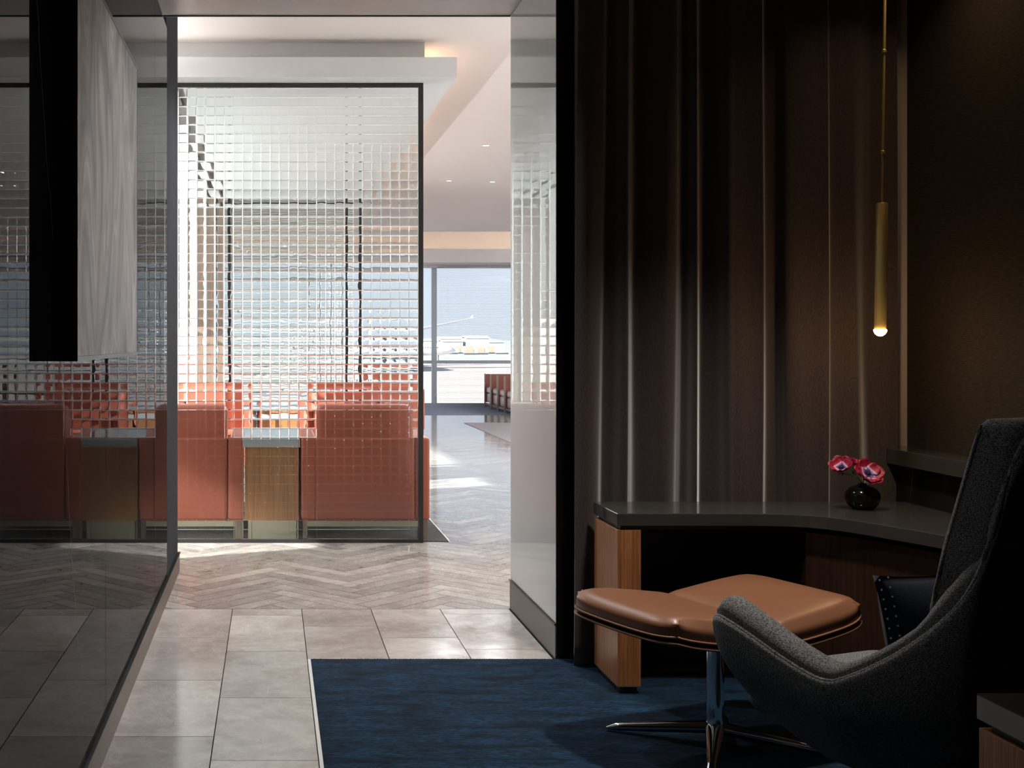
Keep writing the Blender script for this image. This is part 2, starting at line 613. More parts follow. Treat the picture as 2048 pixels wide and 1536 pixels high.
# ------------------------------------------------------------------ floors
floor = struct(MB().box(-0.75, 2.9, -1.6, Y_TILE, -0.06, -0.004).build('floor', 'grout'), 'dark grout bed under the large polished limestone tiles', 'floor')
P_T = 0.361
cols = [XL + 0.0005 + k * P_T for k in range(6)]
starts = [5.658, 5.414, 5.89, 5.658, 5.45]
L_T = 0.7045
for c in range(5):
    xa, xb = cols[c] + 0.002, cols[c + 1] - 0.002
    ys = []
    y = starts[c]
    while y < Y_TILE:
        y += L_T
    yy = y
    while yy > -1.6:
        ya, yb = max(yy - L_T, -1.6), min(yy, Y_TILE - 0.002)
        if c >= 2 and yb < Y_END + 0.02:
            break
        if c >= 2:
            ya = max(ya, Y_END - 0.3)
        if yb - ya > 0.01:
            t = random.uniform(0.1, 0.9)
            if c == 2 and abs(yb - Y_TILE) < 0.01:
                t = 0.02
            MB().box(xa, xb, ya + 0.0017, yb - 0.0017, -0.02, 0.0, t).build('tile', 'tile', floor)
        yy -= L_T

floor2 = struct(MB().box(LX0, LX1, Y_TILE, Y_WIN + 0.1, -0.06, -0.004).build('floor.001', 'grout'), 'dark grout bed under the herringbone limestone planks', 'floor')


def clip(poly, axis, lim, keep_greater):
    out = []
    for i in range(len(poly)):
        a, b = poly[i], poly[(i + 1) % len(poly)]
        ia = (a[axis] >= lim) == keep_greater
        ib = (b[axis] >= lim) == keep_greater
        if ia:
            out.append(a)
        if ia != ib:
            t = (lim - a[axis]) / (b[axis] - a[axis])
            out.append((a[0] + t * (b[0] - a[0]), a[1] + t * (b[1] - a[1])))
    return out


def herringbone():
    w, L, g = 0.107, 0.642, 0.0024
    c45 = math.sqrt(0.5)
    ox, oy = 0.52, 6.9
    got = []
    for m in range(-14, 15):
        for k in range(-170, 260):
            for kind in (0, 1):
                if kind == 0:
                    x0, x1, y0, y1 = k * w, k * w + L, k * w, k * w + w
                else:
                    x0, x1, y0, y1 = L + k * w, L + (k + 1) * w, (k + 1) * w - L, (k + 1) * w
                x0 += m * L; x1 += m * L; y0 -= m * L; y1 -= m * L
                q = [(x0 + g, y0 + g), (x1 - g, y0 + g), (x1 - g, y1 - g), (x0 + g, y1 - g)]
                # rotate so that the (1,1) direction runs along +Y
                poly = [((a - b) * c45 + ox, (a + b) * c45 + oy) for a, b in q]
                cx = sum(p[0] for p in poly) / 4
                cy = sum(p[1] for p in poly) / 4
                if not (-2.2 < cx < 4.6 and 5.9 < cy < 23.2):
                    continue
                if cx < 0.9 and cy > 8.7:
                    continue
                if cx > 3.6 and 8.8 < cy < 20.1:
                    continue
                if cx > 3.0 and cy < 8.8:
                    continue
                poly = clip(poly, 1, Y_TILE + 0.002, True)
                if len(poly) >= 3:
                    poly = clip(poly, 1, 22.8, False)
                if len(poly) < 3:
                    continue
                got.append((cy + max(0, XL - cx) * 3 + max(0, cx - 3) * 3, poly))
    got.sort(key=lambda a: a[0])
    return got


planks = herringbone()
rest = MB()
for i, (d, poly) in enumerate(planks):
    t = random.uniform(0.05, 0.98)
    if i < 300:
        MB().prism(poly, -0.02, 0.0, t).build('plank', 'plank', floor2)
    else:
        rest.prism(poly, -0.02, 0.0, t)
r_ = rest.build('planks_beyond', 'plank', floor2)
r_['kind'] = 'stuff'

# carpets
carpet = tag(MB().box(0.172, 2.68, -1.5, Y_END, -0.003, 0.007).build('carpet', 'carpet_blue'), 'dark blue streaky pile carpet set into the tiles under the chair', 'carpet')
trim = struct(MB().box(0.1585, 0.1715, -1.5, Y_END, -0.003, 0.006).build('trim_1', 'white_trim'), 'pale edge trim between the tiles and the blue carpet', 'trim')


def carpet_pile(x0, x1, y0, y1):
    """ragged tufts along the far and left edge of the blue carpet"""
    mb = MB()
    n = int((x1 - x0) / 0.006)
    for k in range(n):
        x = x0 + (x1 - x0) * (k + random.random()) / n
        h = 0.007 + random.random() * 0.006
        y = y1 + random.uniform(-0.006, 0.002)
        mb.add([(x - 0.003, y, 0), (x + 0.003, y, 0), (x, y - 0.006, 0), (x + random.uniform(-.003, .003), y, h)], [(0, 1, 3), (1, 2, 3), (2, 0, 3)])
    return mb


cp = carpet_pile(0.175, 1.3, 0, Y_END - 0.001).build('tuft_edge', 'carpet_blue', carpet)
cp['kind'] = 'stuff'
tag(MB().box(LX0, 1.235, Y_SCR + 0.03, 15.3, -0.003, 0.006).build('carpet.001', 'carpet_grey'), 'dark grey ribbed carpet under the terracotta armchairs behind the glass screen', 'carpet')
struct(MB().box(1.235, 1.243, Y_SCR + 0.02, 15.3, -0.003, 0.007).build('trim_2', 'white_trim'), 'thin pale metal strip along the grey ribbed carpet', 'trim')
tag(MB().box(3.287, LX1, 8.6, 20.49, -0.003, 0.006).build('carpet.002', 'carpet_taupe'), 'plain taupe carpet inset in the bright herringbone floor', 'carpet')
tag(MB().box(LX0, LX1, 22.7, Y_WIN, -0.003, 0.006).build('carpet.003', 'carpet_blue_grey'), 'blue grey carpet strip along the foot of the airfield windows', 'carpet')

# ------------------------------------------------------------------ left wall
wl = struct(MB().box(-1.2, XL - 0.022, -1.6, Y_LW - 0.004, 0, 3.46).build('wall_left', 'room_dark'), 'left corridor wall clad in polished dark marble panels', 'wall')
seams = [-1.6, 0.60, 2.35, 4.10, 5.82, 6.51]
for a, b in zip(seams[:-1], seams[1:]):
    MB().box(XL - 0.021, XL - 0.002, a + 0.0012, b - 0.0012, 0.118, Z_HEAD - 0.002).build('marble_panel', 'marble', wl, bevel=0.001, segs=1)
MB().box(XL - 0.021, XL - 0.006, 6.512, Y_LW - 0.002, 0.118, 3.458).build('woven_panel', 'grey_weave', wl)
MB().box(XL - 0.021, XL - 0.003, 6.5105, 6.5135, 0.118, Z_HEAD - 0.002).build('edge_strip', 'black_metal', wl)
MB().box(-1.2, XL - 0.006, Y_LW - 0.003, Y_LW, 0.118, 3.458).build('end_panel', 'grey_weave', wl)
bl = sbox('baseboard_left', 'base_bronze', XL - 0.021, XL + 0.006, -1.6, Y_LW + 0.004, 0.0, 0.11, label='bronze metal baseboard along the dark marble wall', cat='baseboard')
MB().box(XL - 0.02, XL + 0.011, -1.6, Y_LW + 0.008, 0.1102, 0.116).build('cap', 'black_metal', bl)

# art lightbox on the left wall
art = tag(empty('wall_art', (XL, 3.12, 1.347)), 'grey marbled art panel in a deep black frame on the marble wall', 'art panel')
AX = -0.504


def loc_box(mb, o, x0, x1, y0, y1, z0, z1):
    l = o.location
    return mb.box(x0 - l.x, x1 - l.x, y0 - l.y, y1 - l.y, z0 - l.z, z1 - l.z)


loc_box(MB(), art, XL - 0.001, AX - 0.008, 3.12, 4.51, 1.347, 2.43).build('box_frame', 'black_metal', art)
loc_box(MB(), art, AX - 0.0075, AX - 0.001, 3.123, 4.505, 1.360, 2.418).build('art_face', 'art', art)
fr = MB()
for a in ((3.12, 4.51, 1.347, 1.3595), (3.12, 4.51, 2.4185, 2.43), (3.12, 3.1228, 1.3596, 2.4184), (4.5055, 4.51, 1.3596, 2.4184)):
    loc_box(fr, art, AX - 0.0075, AX, *a)
fr.build('edge_frame', 'frame_metal', art)

# ------------------------------------------------------------------ white wall on the right and its header
wr = struct(MB().box(XR + 0.012, 2.9, Y_END + 0.03, Y_TILE - 0.004, 0, 3.46).build('wall_right', 'room_dark'), 'end of the right corridor wall clad in white lacquered glass', 'wall')
MB().box(XR, XR + 0.0115, Y_END + 0.012, Y_TILE - 0.002, 0.158, Z_HEAD).build('white_panel', 'white_gloss', wr, bevel=0.001, segs=1)
MB().box(XR, 2.9, Y_TILE - 0.0035, Y_TILE, 0.16, 3.458).build('white_panel', 'slab', wr)
MB().box(XR - 0.002, XR + 0.075, Y_END + 0.002, Y_END + 0.0115, 0.02, Z_HEAD).build('edge_post', 'black_metal', wr)
br = sbox('baseboard_right', 'base_metal', XR - 0.004, XR + 0.0115, Y_END + 0.012, Y_TILE + 0.003, 0.0, 0.15, label='grey metal baseboard under the white glass wall', cat='baseboard')
MB().box(XR - 0.008, XR + 0.0112, Y_END + 0.0125, Y_TILE + 0.008, 0.1502, 0.157).build('cap', 'frame_metal', br)

ce = struct(MB().box(-1.2, 2.9, -1.6, 6.29, Z_HEAD + 0.004, Z_HEAD + 0.06).build('ceiling', 'soffit'), 'satin taupe soffit over the corridor opening', 'ceiling')
sbox('trim_3', 'frame_metal', XL, XR, 6.274, 6.29, Z_HEAD - 0.002, Z_HEAD + 0.003, label='thin dark edge strip along the head of the corridor opening', cat='trim')
sbox('wall_header', 'plaster', -1.2, 2.9, 6.21, 6.29, Z_HEAD + 0.062, 3.46, label='white wall over the corridor opening', cat='wall')

# ------------------------------------------------------------------ right-hand work room
wb = sbox('wall_back', 'reveal', XR + 0.08, 2.9, Y_END + 0.001, Y_END + 0.029, 0, Z_HEAD + 0.003, label='taupe wall behind the velvet curtain', cat='wall')
ws = sbox('wall_side', 'wallpaper', 2.785, 2.9, -1.6, Y_END, 0.94, Z_HEAD + 0.003, label='dark woven wallcovering on the side wall above the ledge', cat='wall')
wsl = sbox('wall_side.001', 'marble', 2.686, 2.9, -1.6, Y_END, 0, 0.874, label='dark marble side wall below the ledge', cat='wall')
sbox('trim_4', 'counter', 2.645, 2.9, -1.6, Y_END, 0.8745, 0.9395, bevel=0.002, label='dark polished stone ledge along the side wall', cat='ledge')
sbox('wall_behind', 'room_dark', -1.2, 2.9, -1.75, -1.6, -0.06, Z_HEAD + 0.06, label='dark wall at the near end of the corridor', cat='wall')


def X_at(px, Y):
    return (px - VX) * Y / F_PX


def Z_at(py, Y):
    return EYE - (py - VY) * Y / F_PX


# curtain: control points (pixel column on the curtain plane, depth towards the room)
def make_curtain():
    Y0 = 5.185
    ctl = [(1150, .030), (1162, .052), (1178, .055), (1200, .020), (1214, -.025), (1228, -.012), (1240, .040), (1248, .052), (1255, .030), (1268, -.015), (1283, -.030),
           (1298, -.005), (1318, .042), (1331, .056), (1345, .040), (1356, .005), (1367, -.025), (1374, -.012), (1380, .030), (1386, .046), (1392, .020), (1404, -.030), (1424, -.036), (1436, -.010),
           (1446, .035), (1454, .050), (1466, .043), (1490, .040), (1508, .046), (1516, .050), (1522, .022), (1535, -.032), (1556, -.040), (1564, -.015), (1572, .020), (1590, .030), (1625, .034),
           (1640, .046), (1646, .050), (1652, .036), (1668, .030), (1690, .042), (1700, .047), (1712, .036), (1730, .010), (1745, -.004), (1760, .010), (1776, .022), (1788, .026)]
    pts = catmull(ctl, 330)
    rows = 30
    rings = []
    for j in range(rows + 1):
        z = 0.009 + (Z_HEAD - 0.012) * j / rows
        h = z / 3.1
        ring = []
        for px, d in pts:
            x = X_at(px, Y0)
            fl = (1 - h)
            left = max(0.0, (2.0 - x) / 0.8)
            x2 = x - 0.045 * left * (0.65 - h) * 0.9 + 0.006 * math.sin(px * 0.045 + h * 4.2) * (0.3 + fl)
            amp = 0.78 + 0.34 * fl
            dd = d * amp + 0.006 * math.sin(px * 0.11 + h * 7) * fl
            ring.append((x2, Y0 - dd, z))
        rings.append(ring)
    mb = MB()
    mb.loft(rings, closed=False)
    o = mb.build('curtain', 'velvet', None, smooth=True)
    s = o.modifiers.new('thick', 'SOLIDIFY')
    s.thickness = 0.004
    s.offset = 1
    return o


cur = make_curtain()
tag(cur, 'dark brown velvet curtain hanging in deep folds behind the desk', 'curtain')

# ------------------------------------------------------------------ desk
desk = tag(empty('desk', (1.364, 4.73, 0)), 'curved dark stone desk on walnut panels in front of the velvet curtain', 'desk')
FRONT = [(1.364, 4.73), (1.62, 4.73), (1.80, 4.729), (1.90, 4.727), (2.02, 4.71), (2.115, 4.668), (2.205, 4.56), (2.275, 4.40), (2.335, 4.255), (2.395, 4.08), (2.43, 3.90), (2.445, 3.70), (2.45, 3.42)]


def rel(pts, o):
    return [(x - o.location.x, y - o.location.y) for x, y in pts]


front = catmull(FRONT[2:], 40)
top_poly = [FRONT[0]] + [FRONT[1]] + [(p[0], p[1]) for p in front] + [(2.684, 3.42), (2.684, 5.08), (1.362, 5.08)]
MB().prism(rel(top_poly, desk), 0.669, 0.72).build('worktop', 'counter', desk, bevel=0.003)
leg = loc_box(MB(), desk, 1.366, 1.458, 4.735, 5.078, 0.035, 0.654).build('leg_panel', 'teak', desk, bevel=0.0015)
loc_box(MB(), desk, 1.378, 1.446, 4.75, 5.06, 0.008, 0.034).build('plinth', 'black_panel', leg)
loc_box(MB(), desk, 1.3655, 1.4585, 4.7345, 5.0785, 0.0345, 0.0375).build('edge_strip', 'base_metal', leg)
loc_box(MB(), desk, 1.38, 2.66, 4.745, 5.06, 0.6545, 0.6685).build('underframe', 'black_panel', desk)
loc_box(MB(), desk, 1.459, 2.60, 5.045, 5.06, 0.03, 0.654).build('modesty_panel', 'black_panel', desk)
loc_box(MB(), desk, 1.459, 2.10, 5.035, 5.0445, 0.010, 0.022).build('modesty_trim', 'base_bronze', desk)
cab = [(p[0] + 0.03, p[1] + 0.035) for p in front if p[0] > 2.07]
cab_poly = cab + [(2.66, 3.46), (2.66, 5.044), (cab[0][0], 5.044)]
MB().prism(rel(cab_poly, desk), 0.05, 0.645).build('cabinet', 'teak_dark', desk)
cab2 = [(x + 0.02, y + 0.02) for x, y in cab] + [(2.655, 3.5), (2.655, 5.04), (cab[0][0] + 0.02, 5.04)]
MB().prism(rel(cab2, desk), 0.008, 0.0495).build('cabinet_plinth', 'black_panel', desk)

desk2 = copy_tree(desk)
desk2.location = (1.364, 4.73 - 2.76, 0)
desk2['label'] = 'second dark stone desk whose corner shows behind the grey armchair'

# ------------------------------------------------------------------ pendant lamp
PB = Vector((X_at(1760.5, 4.75), 4.75, Z_at(659, 4.75)))
tilt = math.atan2(9.0, 660.0)
pend = tag(empty('pendant_lamp', PB), 'slim aged brass tube pendant with glowing bulb over the desk', 'pendant lamp')
pend.rotation_euler = (0, tilt, 0)
k_ = 4.75 / F_PX
tl = 253 * k_
MB().lathe([(0.0205, 0.0), (0.0218, 0.002), (0.0218, tl - 0.003), (0.020, tl), (0.005, tl + 0.0005)], 32, cap=True).build('tube', 'brass', pend, True, angle=math.radians(40))
rodtop = Z_HEAD - PB.z
MB().lathe([(0.0046, tl), (0.0046, 354 * k_)], 14).build('rod', 'brass', pend, True, angle=math.radians(40))
MB().lathe([(0.0052, 354 * k_), (0.0052, 556 * k_)], 14).build('rod', 'brass', pend, True, angle=math.radians(40))
MB().lathe([(0.0058, 556 * k_), (0.0058, rodtop - 0.005)], 14).build('rod', 'brass', pend, True, angle=math.radians(40))
for py in (354, 556):
    MB().lathe([(0.0062, py * k_ - 0.005), (0.0085, py * k_ - 0.004), (0.0085, py * k_ + 0.006), (0.0065, py * k_ + 0.008)], 16).build('collar', 'brass', pend, True, angle=math.radians(40))
MB().lathe([(0.001, -0.0265), (0.010, -0.0245), (0.018, -0.018), (0.0235, -0.008), (0.0245, -0.001), (0.012, -0.0005)], 24).build('bulb', 'bulb', pend, True)
pl = bpy.data.lights.new('bulb_light', 'POINT')
pl.energy = 1.9
pl.color = (1.0, 0.66, 0.36)
pl.shadow_soft_size = 0.02
plo = bpy.data.objects.new('bulb_light', pl)
plo.location = (0, 0, -0.05)
plo.parent = pend
COL.objects.link(plo)

# ------------------------------------------------------------------ vase and anemones
VB = Vector((X_at(1725, 4.857), 4.857, 0.7203))
vase = tag(MB().lathe([(0.030, 0), (0.045, 0.004), (0.060, 0.022), (0.067, 0.046), (0.064, 0.066), (0.050, 0.084), (0.030, 0.094), (0.017, 0.098), (0.0155, 0.104), (0.012, 0.104), (0.011, 0.095)], 40).build('vase', 'vase', None, True), 'small squat black glazed bud vase on the stone desk', 'vase')
vase.location = VB


def anemone(c, normal, R, petals, label, closed=0.0, seed=1):
    rnd = random.Random(seed)
    fl = tag(empty('anemone', VB + Vector((0, 0, 0.10))), label, 'flower', 'anemones in the black vase')
    o = fl.location
    nrm = Vector(normal).normalized()
    q = nrm.to_track_quat('Z', 'Y')
    c = Vector(c)
    for ring, n, rr, z0, tw in ((0, petals, R, 0.0, 0.0), (1, max(4, petals - 2), R * 0.86, 0.004, 0.5)):
        for i in range(n):
            ang = 2 * PI * (i + tw) / n + rnd.uniform(-.1, .1)
            mb = MB()
            nu, nv = 7, 6
            verts, tints = [], []
            lift = rnd.uniform(0.10, 0.35) + closed
            for a in range(nu):
                t = a / (nu - 1)
                rad = 0.006 + (rr - 0.006) * t
                hw = rr * 0.50 * math.sin(PI * min(1, 0.10 + 0.78 * t)) ** 0.6
                for b in range(nv):
                    s = b / (nv - 1) * 2 - 1
                    edge = 1 - 0.12 * s * s * t
                    x = rad * edge
                    y = hw * s
                    z = z0 + lift * rad * (0.5 + t) + 0.10 * rr * s * s * (1 - t * 0.5) + rnd.uniform(-.0012, .0012) * t * 2
                    p = Vector((x * math.cos(ang) - y * math.sin(ang), x * math.sin(ang) + y * math.cos(ang), z))
                    verts.append(tuple(c + q @ p - o))
                    tints.append(t + 0.001)
            faces = [(a * nv + b, a * nv + b + 1, (a + 1) * nv + b + 1, (a + 1) * nv + b) for a in range(nu - 1) for b in range(nv - 1)]
            mb.add(verts, faces)
            mb.t = tints
            pe = mb.build('petal', 'petal', fl, True)
            sm = pe.modifiers.new('t', 'SOLIDIFY')
            sm.thickness = 0.0006
    ctr = MB()
    ctr.lathe([(0.001, 0.012), (0.005, 0.011), (0.007, 0.007), (0.006, 0.002)], 14)
    for i in range(26):
        a = 2 * PI * i / 26
        r = 0.009 + 0.003 * (i % 3) / 2
        ctr.tube([(0.004 * math.cos(a), 0.004 * math.sin(a), 0.003), (r * math.cos(a), r * math.sin(a), 0.009)], [0.0004, 0.0009], 4)
    ctr.v = [tuple(c + q @ Vector(p) - o) for p in ctr.v]
    ctr.build('flower_centre', 'stamen', fl, True)
    base = Vector((0, 0, -0.01))
    tip = c - o - nrm * 0.002
    pts = catmull([tuple(base), (tip.x * 0.25, tip.y * 0.25, max(0.005, tip.z * 0.45)), tuple(tip - nrm * 0.025), tuple(tip)], 12)
    st = MB()
    st.tube(pts, 0.0022, 6)
    st.build('stem', 'stem', fl, True)
    lv = MB()
    for i in range(6):
        a = 2 * PI * i / 6 + seed
        p0 = Vector(pts[8])
        d = (q @ Vector((math.cos(a), math.sin(a), 0.1)))
        p1, p2 = p0 + d * 0.010, p0 + d * 0.022
        sd = (q @ Vector((-math.sin(a), math.cos(a), 0))) * 0.004
        lv.add([tuple(p0), tuple(p1 + sd), tuple(p2), tuple(p1 - sd)], [(0, 1, 2, 3)])
    lv.build('leaf_ruff', 'stem', fl)
    return fl


def P_at(px, py, Y):
    return (X_at(px, Y), Y, Z_at(py, Y))


anemone(P_at(1683, 937, 4.84), (-0.45, -0.55, 0.75), 0.046, 6, 'crimson anemone leaning left out of the black vase', 0.25, 3)
anemone(P_at(1735, 949, 4.82), (0.10, -0.75, 0.62), 0.060, 7, 'largest magenta anemone with violet centre above the vase mouth', 0.0, 5)
anemone(P_at(1712, 936, 4.90), (0.25, -0.25, 0.9), 0.038, 6, 'half open crimson anemone behind the other two blooms', 0.35, 9)

# ------------------------------------------------------------------ ottoman
OC = Vector((1.537, 4.155, 0))
F_ = Vector((-0.371, 0.928, 0)).normalized()
ORZ = math.atan2(-F_.x, F_.y)         # local +Y faces F_, local +X faces right
otto = tag(empty('ottoman', (OC.x, OC.y, 0.007), ORZ), 'brown leather ottoman with a folded seat on a chrome four-star base', 'ottoman')


def seat_sheet(z_lift, thick, hl, hw, puff, r_corner, nu=37, nv=21, crease=0.012):
    """closed saddle-shaped slab folded along local Y"""
    def base(u, v):
        return 0.398 + 0.056 * abs(u) ** 1.25 + 0.004 * v * v
    rings_top, rings_bot = [], []
    top, bot = [], []
    for j in range(nv):
        for i in range(nu):
            u = i / (nu - 1) * 2 - 1
            v = j / (nv - 1) * 2 - 1
            n = 7.0
            # squircle plan
            l = (abs(u) ** n + abs(v) ** n) ** (1 / n) if (u or v) else 1
            m = max(abs(u), abs(v))
            k = (m / l) if l else 1
            x, y = hl * u * k * (1 - 0.03 * v * v), hw * v * k * (1 - 0.02 * u * u)
            e = (1 - abs(u) ** 6) * (1 - abs(v) ** 6)
            hu = abs(u)
            half = math.sin(PI * min(1, hu)) ** 0.6
            b = base(u, v) + z_lift
            cr = crease * math.exp(-(u / 0.045) ** 2)
            edge = 1 - max(abs(u), abs(v)) ** 8
            top.append((x, y, b + thick * (0.50 + 0.50 * max(edge, 0) ** 0.5) + puff * half * e - cr))
            bot.append((x, y, b - 0.010 * max(edge, 0)))
    n = nu * nv
    f = []
    for j in range(nv - 1):
        for i in range(nu - 1):
            a, b, c, d = j * nu + i, j * nu + i + 1, (j + 1) * nu + i + 1, (j + 1) * nu + i
            f.append((a, b, c, d))
            f.append((n + a, n + d, n + c, n + b))
    bd = [i for i in range(nu)] + [j * nu + nu - 1 for j in range(1, nv)] + [(nv - 1) * nu + i for i in range(nu - 2, -1, -1)] + [j * nu for j in range(nv - 2, 0, -1)]
    m_ = len(bd)
    for q in range(m_):
        a, b = bd[q], bd[(q + 1) % m_]
        f.append((a, a + n, b + n, b))
    mb = MB()
    mb.add(top + bot, f)
    rim = [bot[i] for i in bd]
    return mb, rim


mb, rim = seat_sheet(0.0, 0.078, 0.435, 0.29, 0.012, 0.05)
seat = mb.build('seat_cushion', 'leather', otto, True, bevel=0.010, segs=3)
mb2, rim2 = seat_sheet(-0.020, 0.012, 0.442, 0.297, 0.0, 0.05, crease=0.0)
mb2.build('seat_shell', 'leather_edge', otto, True, bevel=0.003)
w_ = MB()
w_.tube([(x * 1.004, y * 1.004, z + 0.002) for x, y, z in rim + rim[:1]], 0.0045, 6, cap=False)
w_.build('welt', 'leather_edge', otto, True)
# pinched corner seams
for sx in (-1, 1):
    for sy in (-1, 1):
        x, y = sx * 0.380, sy * 0.2555
        MB().tube([(x * 1.006, y * 1.006, 0.458), (x * 1.012, y * 1.012, 0.475), (x * 1.004, y * 1.004, 0.492), (x * 0.97, y * 0.97, 0.512)], 0.003, 6).build('corner_seam', 'leather', otto, True)


def star_base(parent, rz, arm_len, z_top, col_r=0.029):
    MB().lathe([(0.036, 0.035), (0.034, 0.055), (0.030, 0.075), (col_r, 0.10), (col_r, z_top - 0.03), (0.06, z_top - 0.012), (0.09, z_top)], 32).build('pedestal', 'chrome', parent, True, angle=math.radians(50))
    for k in range(4):
        a = rz + k * PI / 2
        d = Vector((math.cos(a), math.sin(a), 0))
        s = Vector((-math.sin(a), math.cos(a), 0))
        rings = []
        for t in np.linspace(0, 1, 12):
            r = 0.012 + (arm_len - 0.012) * t
            w = 0.022 * (1 - t) + 0.012
            zt = 0.052 * (1 - t) + 0.026
            zb = max(0.004, 0.034 * (1 - t))
            if t > 0.95:
                zt, w = 0.014, 0.008
            ring = []
            for q in range(14):
                b = 2 * PI * q / 14
                ring.append(tuple(d * r + s * (w * math.cos(b)) + Vector((0, 0, (zt + zb) / 2 + (zt - zb) / 2 * math.sin(b)))))
            rings.append(ring)
        MB().loft(rings, True, True, True).build('star_leg', 'chrome', parent, True, angle=math.radians(60))


star_base(otto, math.atan2(-0.382, 0.924) - ORZ, 0.366, 0.385)

# ------------------------------------------------------------------ grey high-back armchair
CHO = Vector((1.800, 3.244, 0.007))
chair = tag(empty('armchair', CHO, ORZ), 'charcoal tweed high-back armchair with curved arms beside the ottoman', 'armchair')
# local frame: +y forward, -x towards the camera-side arm
RIM = [(0.00, -0.505, 0.00, 1.198), (0.12, -0.505, 0.12, 1.198), (0.24, -0.50, 0.24, 1.195), (0.31, -0.492, 0.305, 1.188), (0.345, -0.478, 0.332, 1.145), (0.375, -0.452, 0.345, 1.06),
       (0.41, -0.425, 0.355, 0.94), (0.46, -0.388, 0.365, 0.83), (0.53, -0.32, 0.375, 0.735), (0.61, -0.20, 0.382, 0.630), (0.70, -0.06, 0.386, 0.540), (0.75, 0.02, 0.388, 0.512), (0.82, 0.14, 0.388, 0.532), (0.90, 0.28, 0.386, 0.572), (0.96, 0.385, 0.38, 0.595), (1.0, 0.430, 0.366, 0.590)]
rim_half = catmull([r[1:] for r in RIM], 70)       # (forward, side, height)


def shell_point(fw, sd, h, v, sgn):
    k = 0.46 + 0.54 * math.sin(min(1.0, v * 1.02) * PI / 2) ** 0.85
    z = 0.235 + (h - 0.235) * v
    fwd = fw * k + 0.02 * (1 - v)
    if fw < -0.2:                                   # the back leans
        lean = 0.24 * max(0.0, h - z) * min(1.0, (-fw - 0.2) / 0.15)
        fwd = max(fwd, fw + lean) if fwd < fw + lean else fwd
    return (sgn * sd * k, fwd, z)


def shell_rings(inset=0.0):
    cols_ = []
    full = [(f, s, h, -1) for f, s, h in reversed(rim_half)] + [(f, s, h, 1) for f, s, h in rim_half[1:]]
    for f, s, h, sg in full:
        cols_.append([shell_point(f, s, h, v, sg) for v in np.linspace(0, 1, 18)])
    return cols_


cl = shell_rings()
mb = MB()
mb.loft(cl, closed=False)
# bottom pan
pan = [c[0] for c in cl]
mb.add([(0, 0, 0.225)] + pan, [(0, i + 1, i + 2) for i in range(len(pan) - 1)] + [(0, len(pan), 1)])
sh = mb.build('shell', 'tweed', chair, True)
so = sh.modifiers.new('thick', 'SOLIDIFY')
so.thickness = 0.022
so.offset = 0
rim_line = [c[-1] for c in cl]
MB().tube(rim_line, 0.0065, 6).build('piping', 'tweed', chair, True)


def arm_pad(sgn):
    """rounded upholstery from the rim over the arm top and down inside"""
    rings = []
    sel = [r for r in rim_half if r[0] > -0.445]
    n = len(sel)
    for i, (f, s, h) in enumerate(sel):
        t = i / (n - 1)
        rise = 0.030 + 0.030 * (1 - math.sin(PI * min(1, max(0, (t - 0.1) / 0.9)))) + 0.012
        if f < -0.25:
            rise += 0.035 * min(1.0, (-0.25 - f) / 0.06)
        if f < -0.36:
            rise *= max(0.15, 1 - (-0.36 - f) / 0.085)
        wd = 0.115
        end = max(0.0, (f - 0.36) / 0.07)
        shrink = math.sqrt(max(0.0, 1 - min(1, end) ** 2))
        prof = [(0.004, -0.010), (0.002, rise * 0.45), (0.016, rise * 0.85), (0.042, rise), (0.070, rise * 0.92), (0.094, rise * 0.55), (wd, -0.01), (wd + 0.012, -0.09), (wd + 0.018, -0.20)]
        ring = []
        for di, dz in prof:
            z = h + dz * (0.55 + 0.45 * shrink)
            z = max(z, 0.455)
            lean = 0.30 * max(0.0, h - z) * min(1.0, max(0.0, (-f - 0.12) / 0.15))
            ring.append((sgn * (s - di), f + lean - (0.10 * (1 - shrink) * (di / wd) ** 2), z))
        rings.append(ring)
    m = MB()
    m.loft(rings, closed=False)
    # rounded front of the arm
    last = rings[-1]
    c = [sum(p[k] for p in last) / len(last) for k in range(3)]
    fr_ = [tuple(p[k] * 0.5 + c[k] * 0.5 + (0.010 if k == 1 else 0) for k in range(3)) for p in last]
    m.loft([last, fr_], closed=False)
    m.add(fr_, [tuple(range(len(fr_)))])
    o = m.build('arm_pad', 'tweed', chair, True)
    return o


arm_pad(-1)
arm_pad(1)


def back_cushion():
    rings = []
    zs = [(0.36, 0.0), (0.40, 0.7), (0.46, 1), (0.6, 1), (0.75, 1), (0.9, 1), (1.05, 1), (1.13, 1), (1.17, 0.98), (1.198, 0.90), (1.211, 0.72), (1.214, 0.4)]
    for z, k in zs:
        fwd_front = -0.250 - 0.30 * (z - 0.84)
        back = -0.395 - 0.255 * (z - 0.84)
        cy, hy = (fwd_front + back) / 2, (fwd_front - back) / 2 * (0.35 + 0.65 * k)
        hx = (0.338 - 0.012 * max(0, z - 0.8) - 0.30 * max(0, 0.80 - z)) * (0.90 + 0.10 * k)
        rings.append((0, cy, z, hx, max(hy, 0.012), min(0.038, max(hy, 0.012) * 0.8)))
    mb = MB()
    rounded_block(mb, rings, 28)
    return mb.build('back_cushion', 'tweed', chair, True)


back_cushion()
bc_edge = MB()
bc_edge.tube([(-0.333 + 0.30 * max(0, 0.80 - z), -0.252 - 0.30 * (z - 0.84) - 0.025, z) for z in np.linspace(0.62, 1.2, 14)], 0.004, 6)
bc_edge.build('back_seam', 'tweed', chair, True)
cushion(MB(), -0.27, 0.27, -0.28, 0.43, 0.30, 0.445, 0.045).build('seat_cushion', 'tweed', chair, True)
star_base(chair, 0.5, 0.33, 0.235)

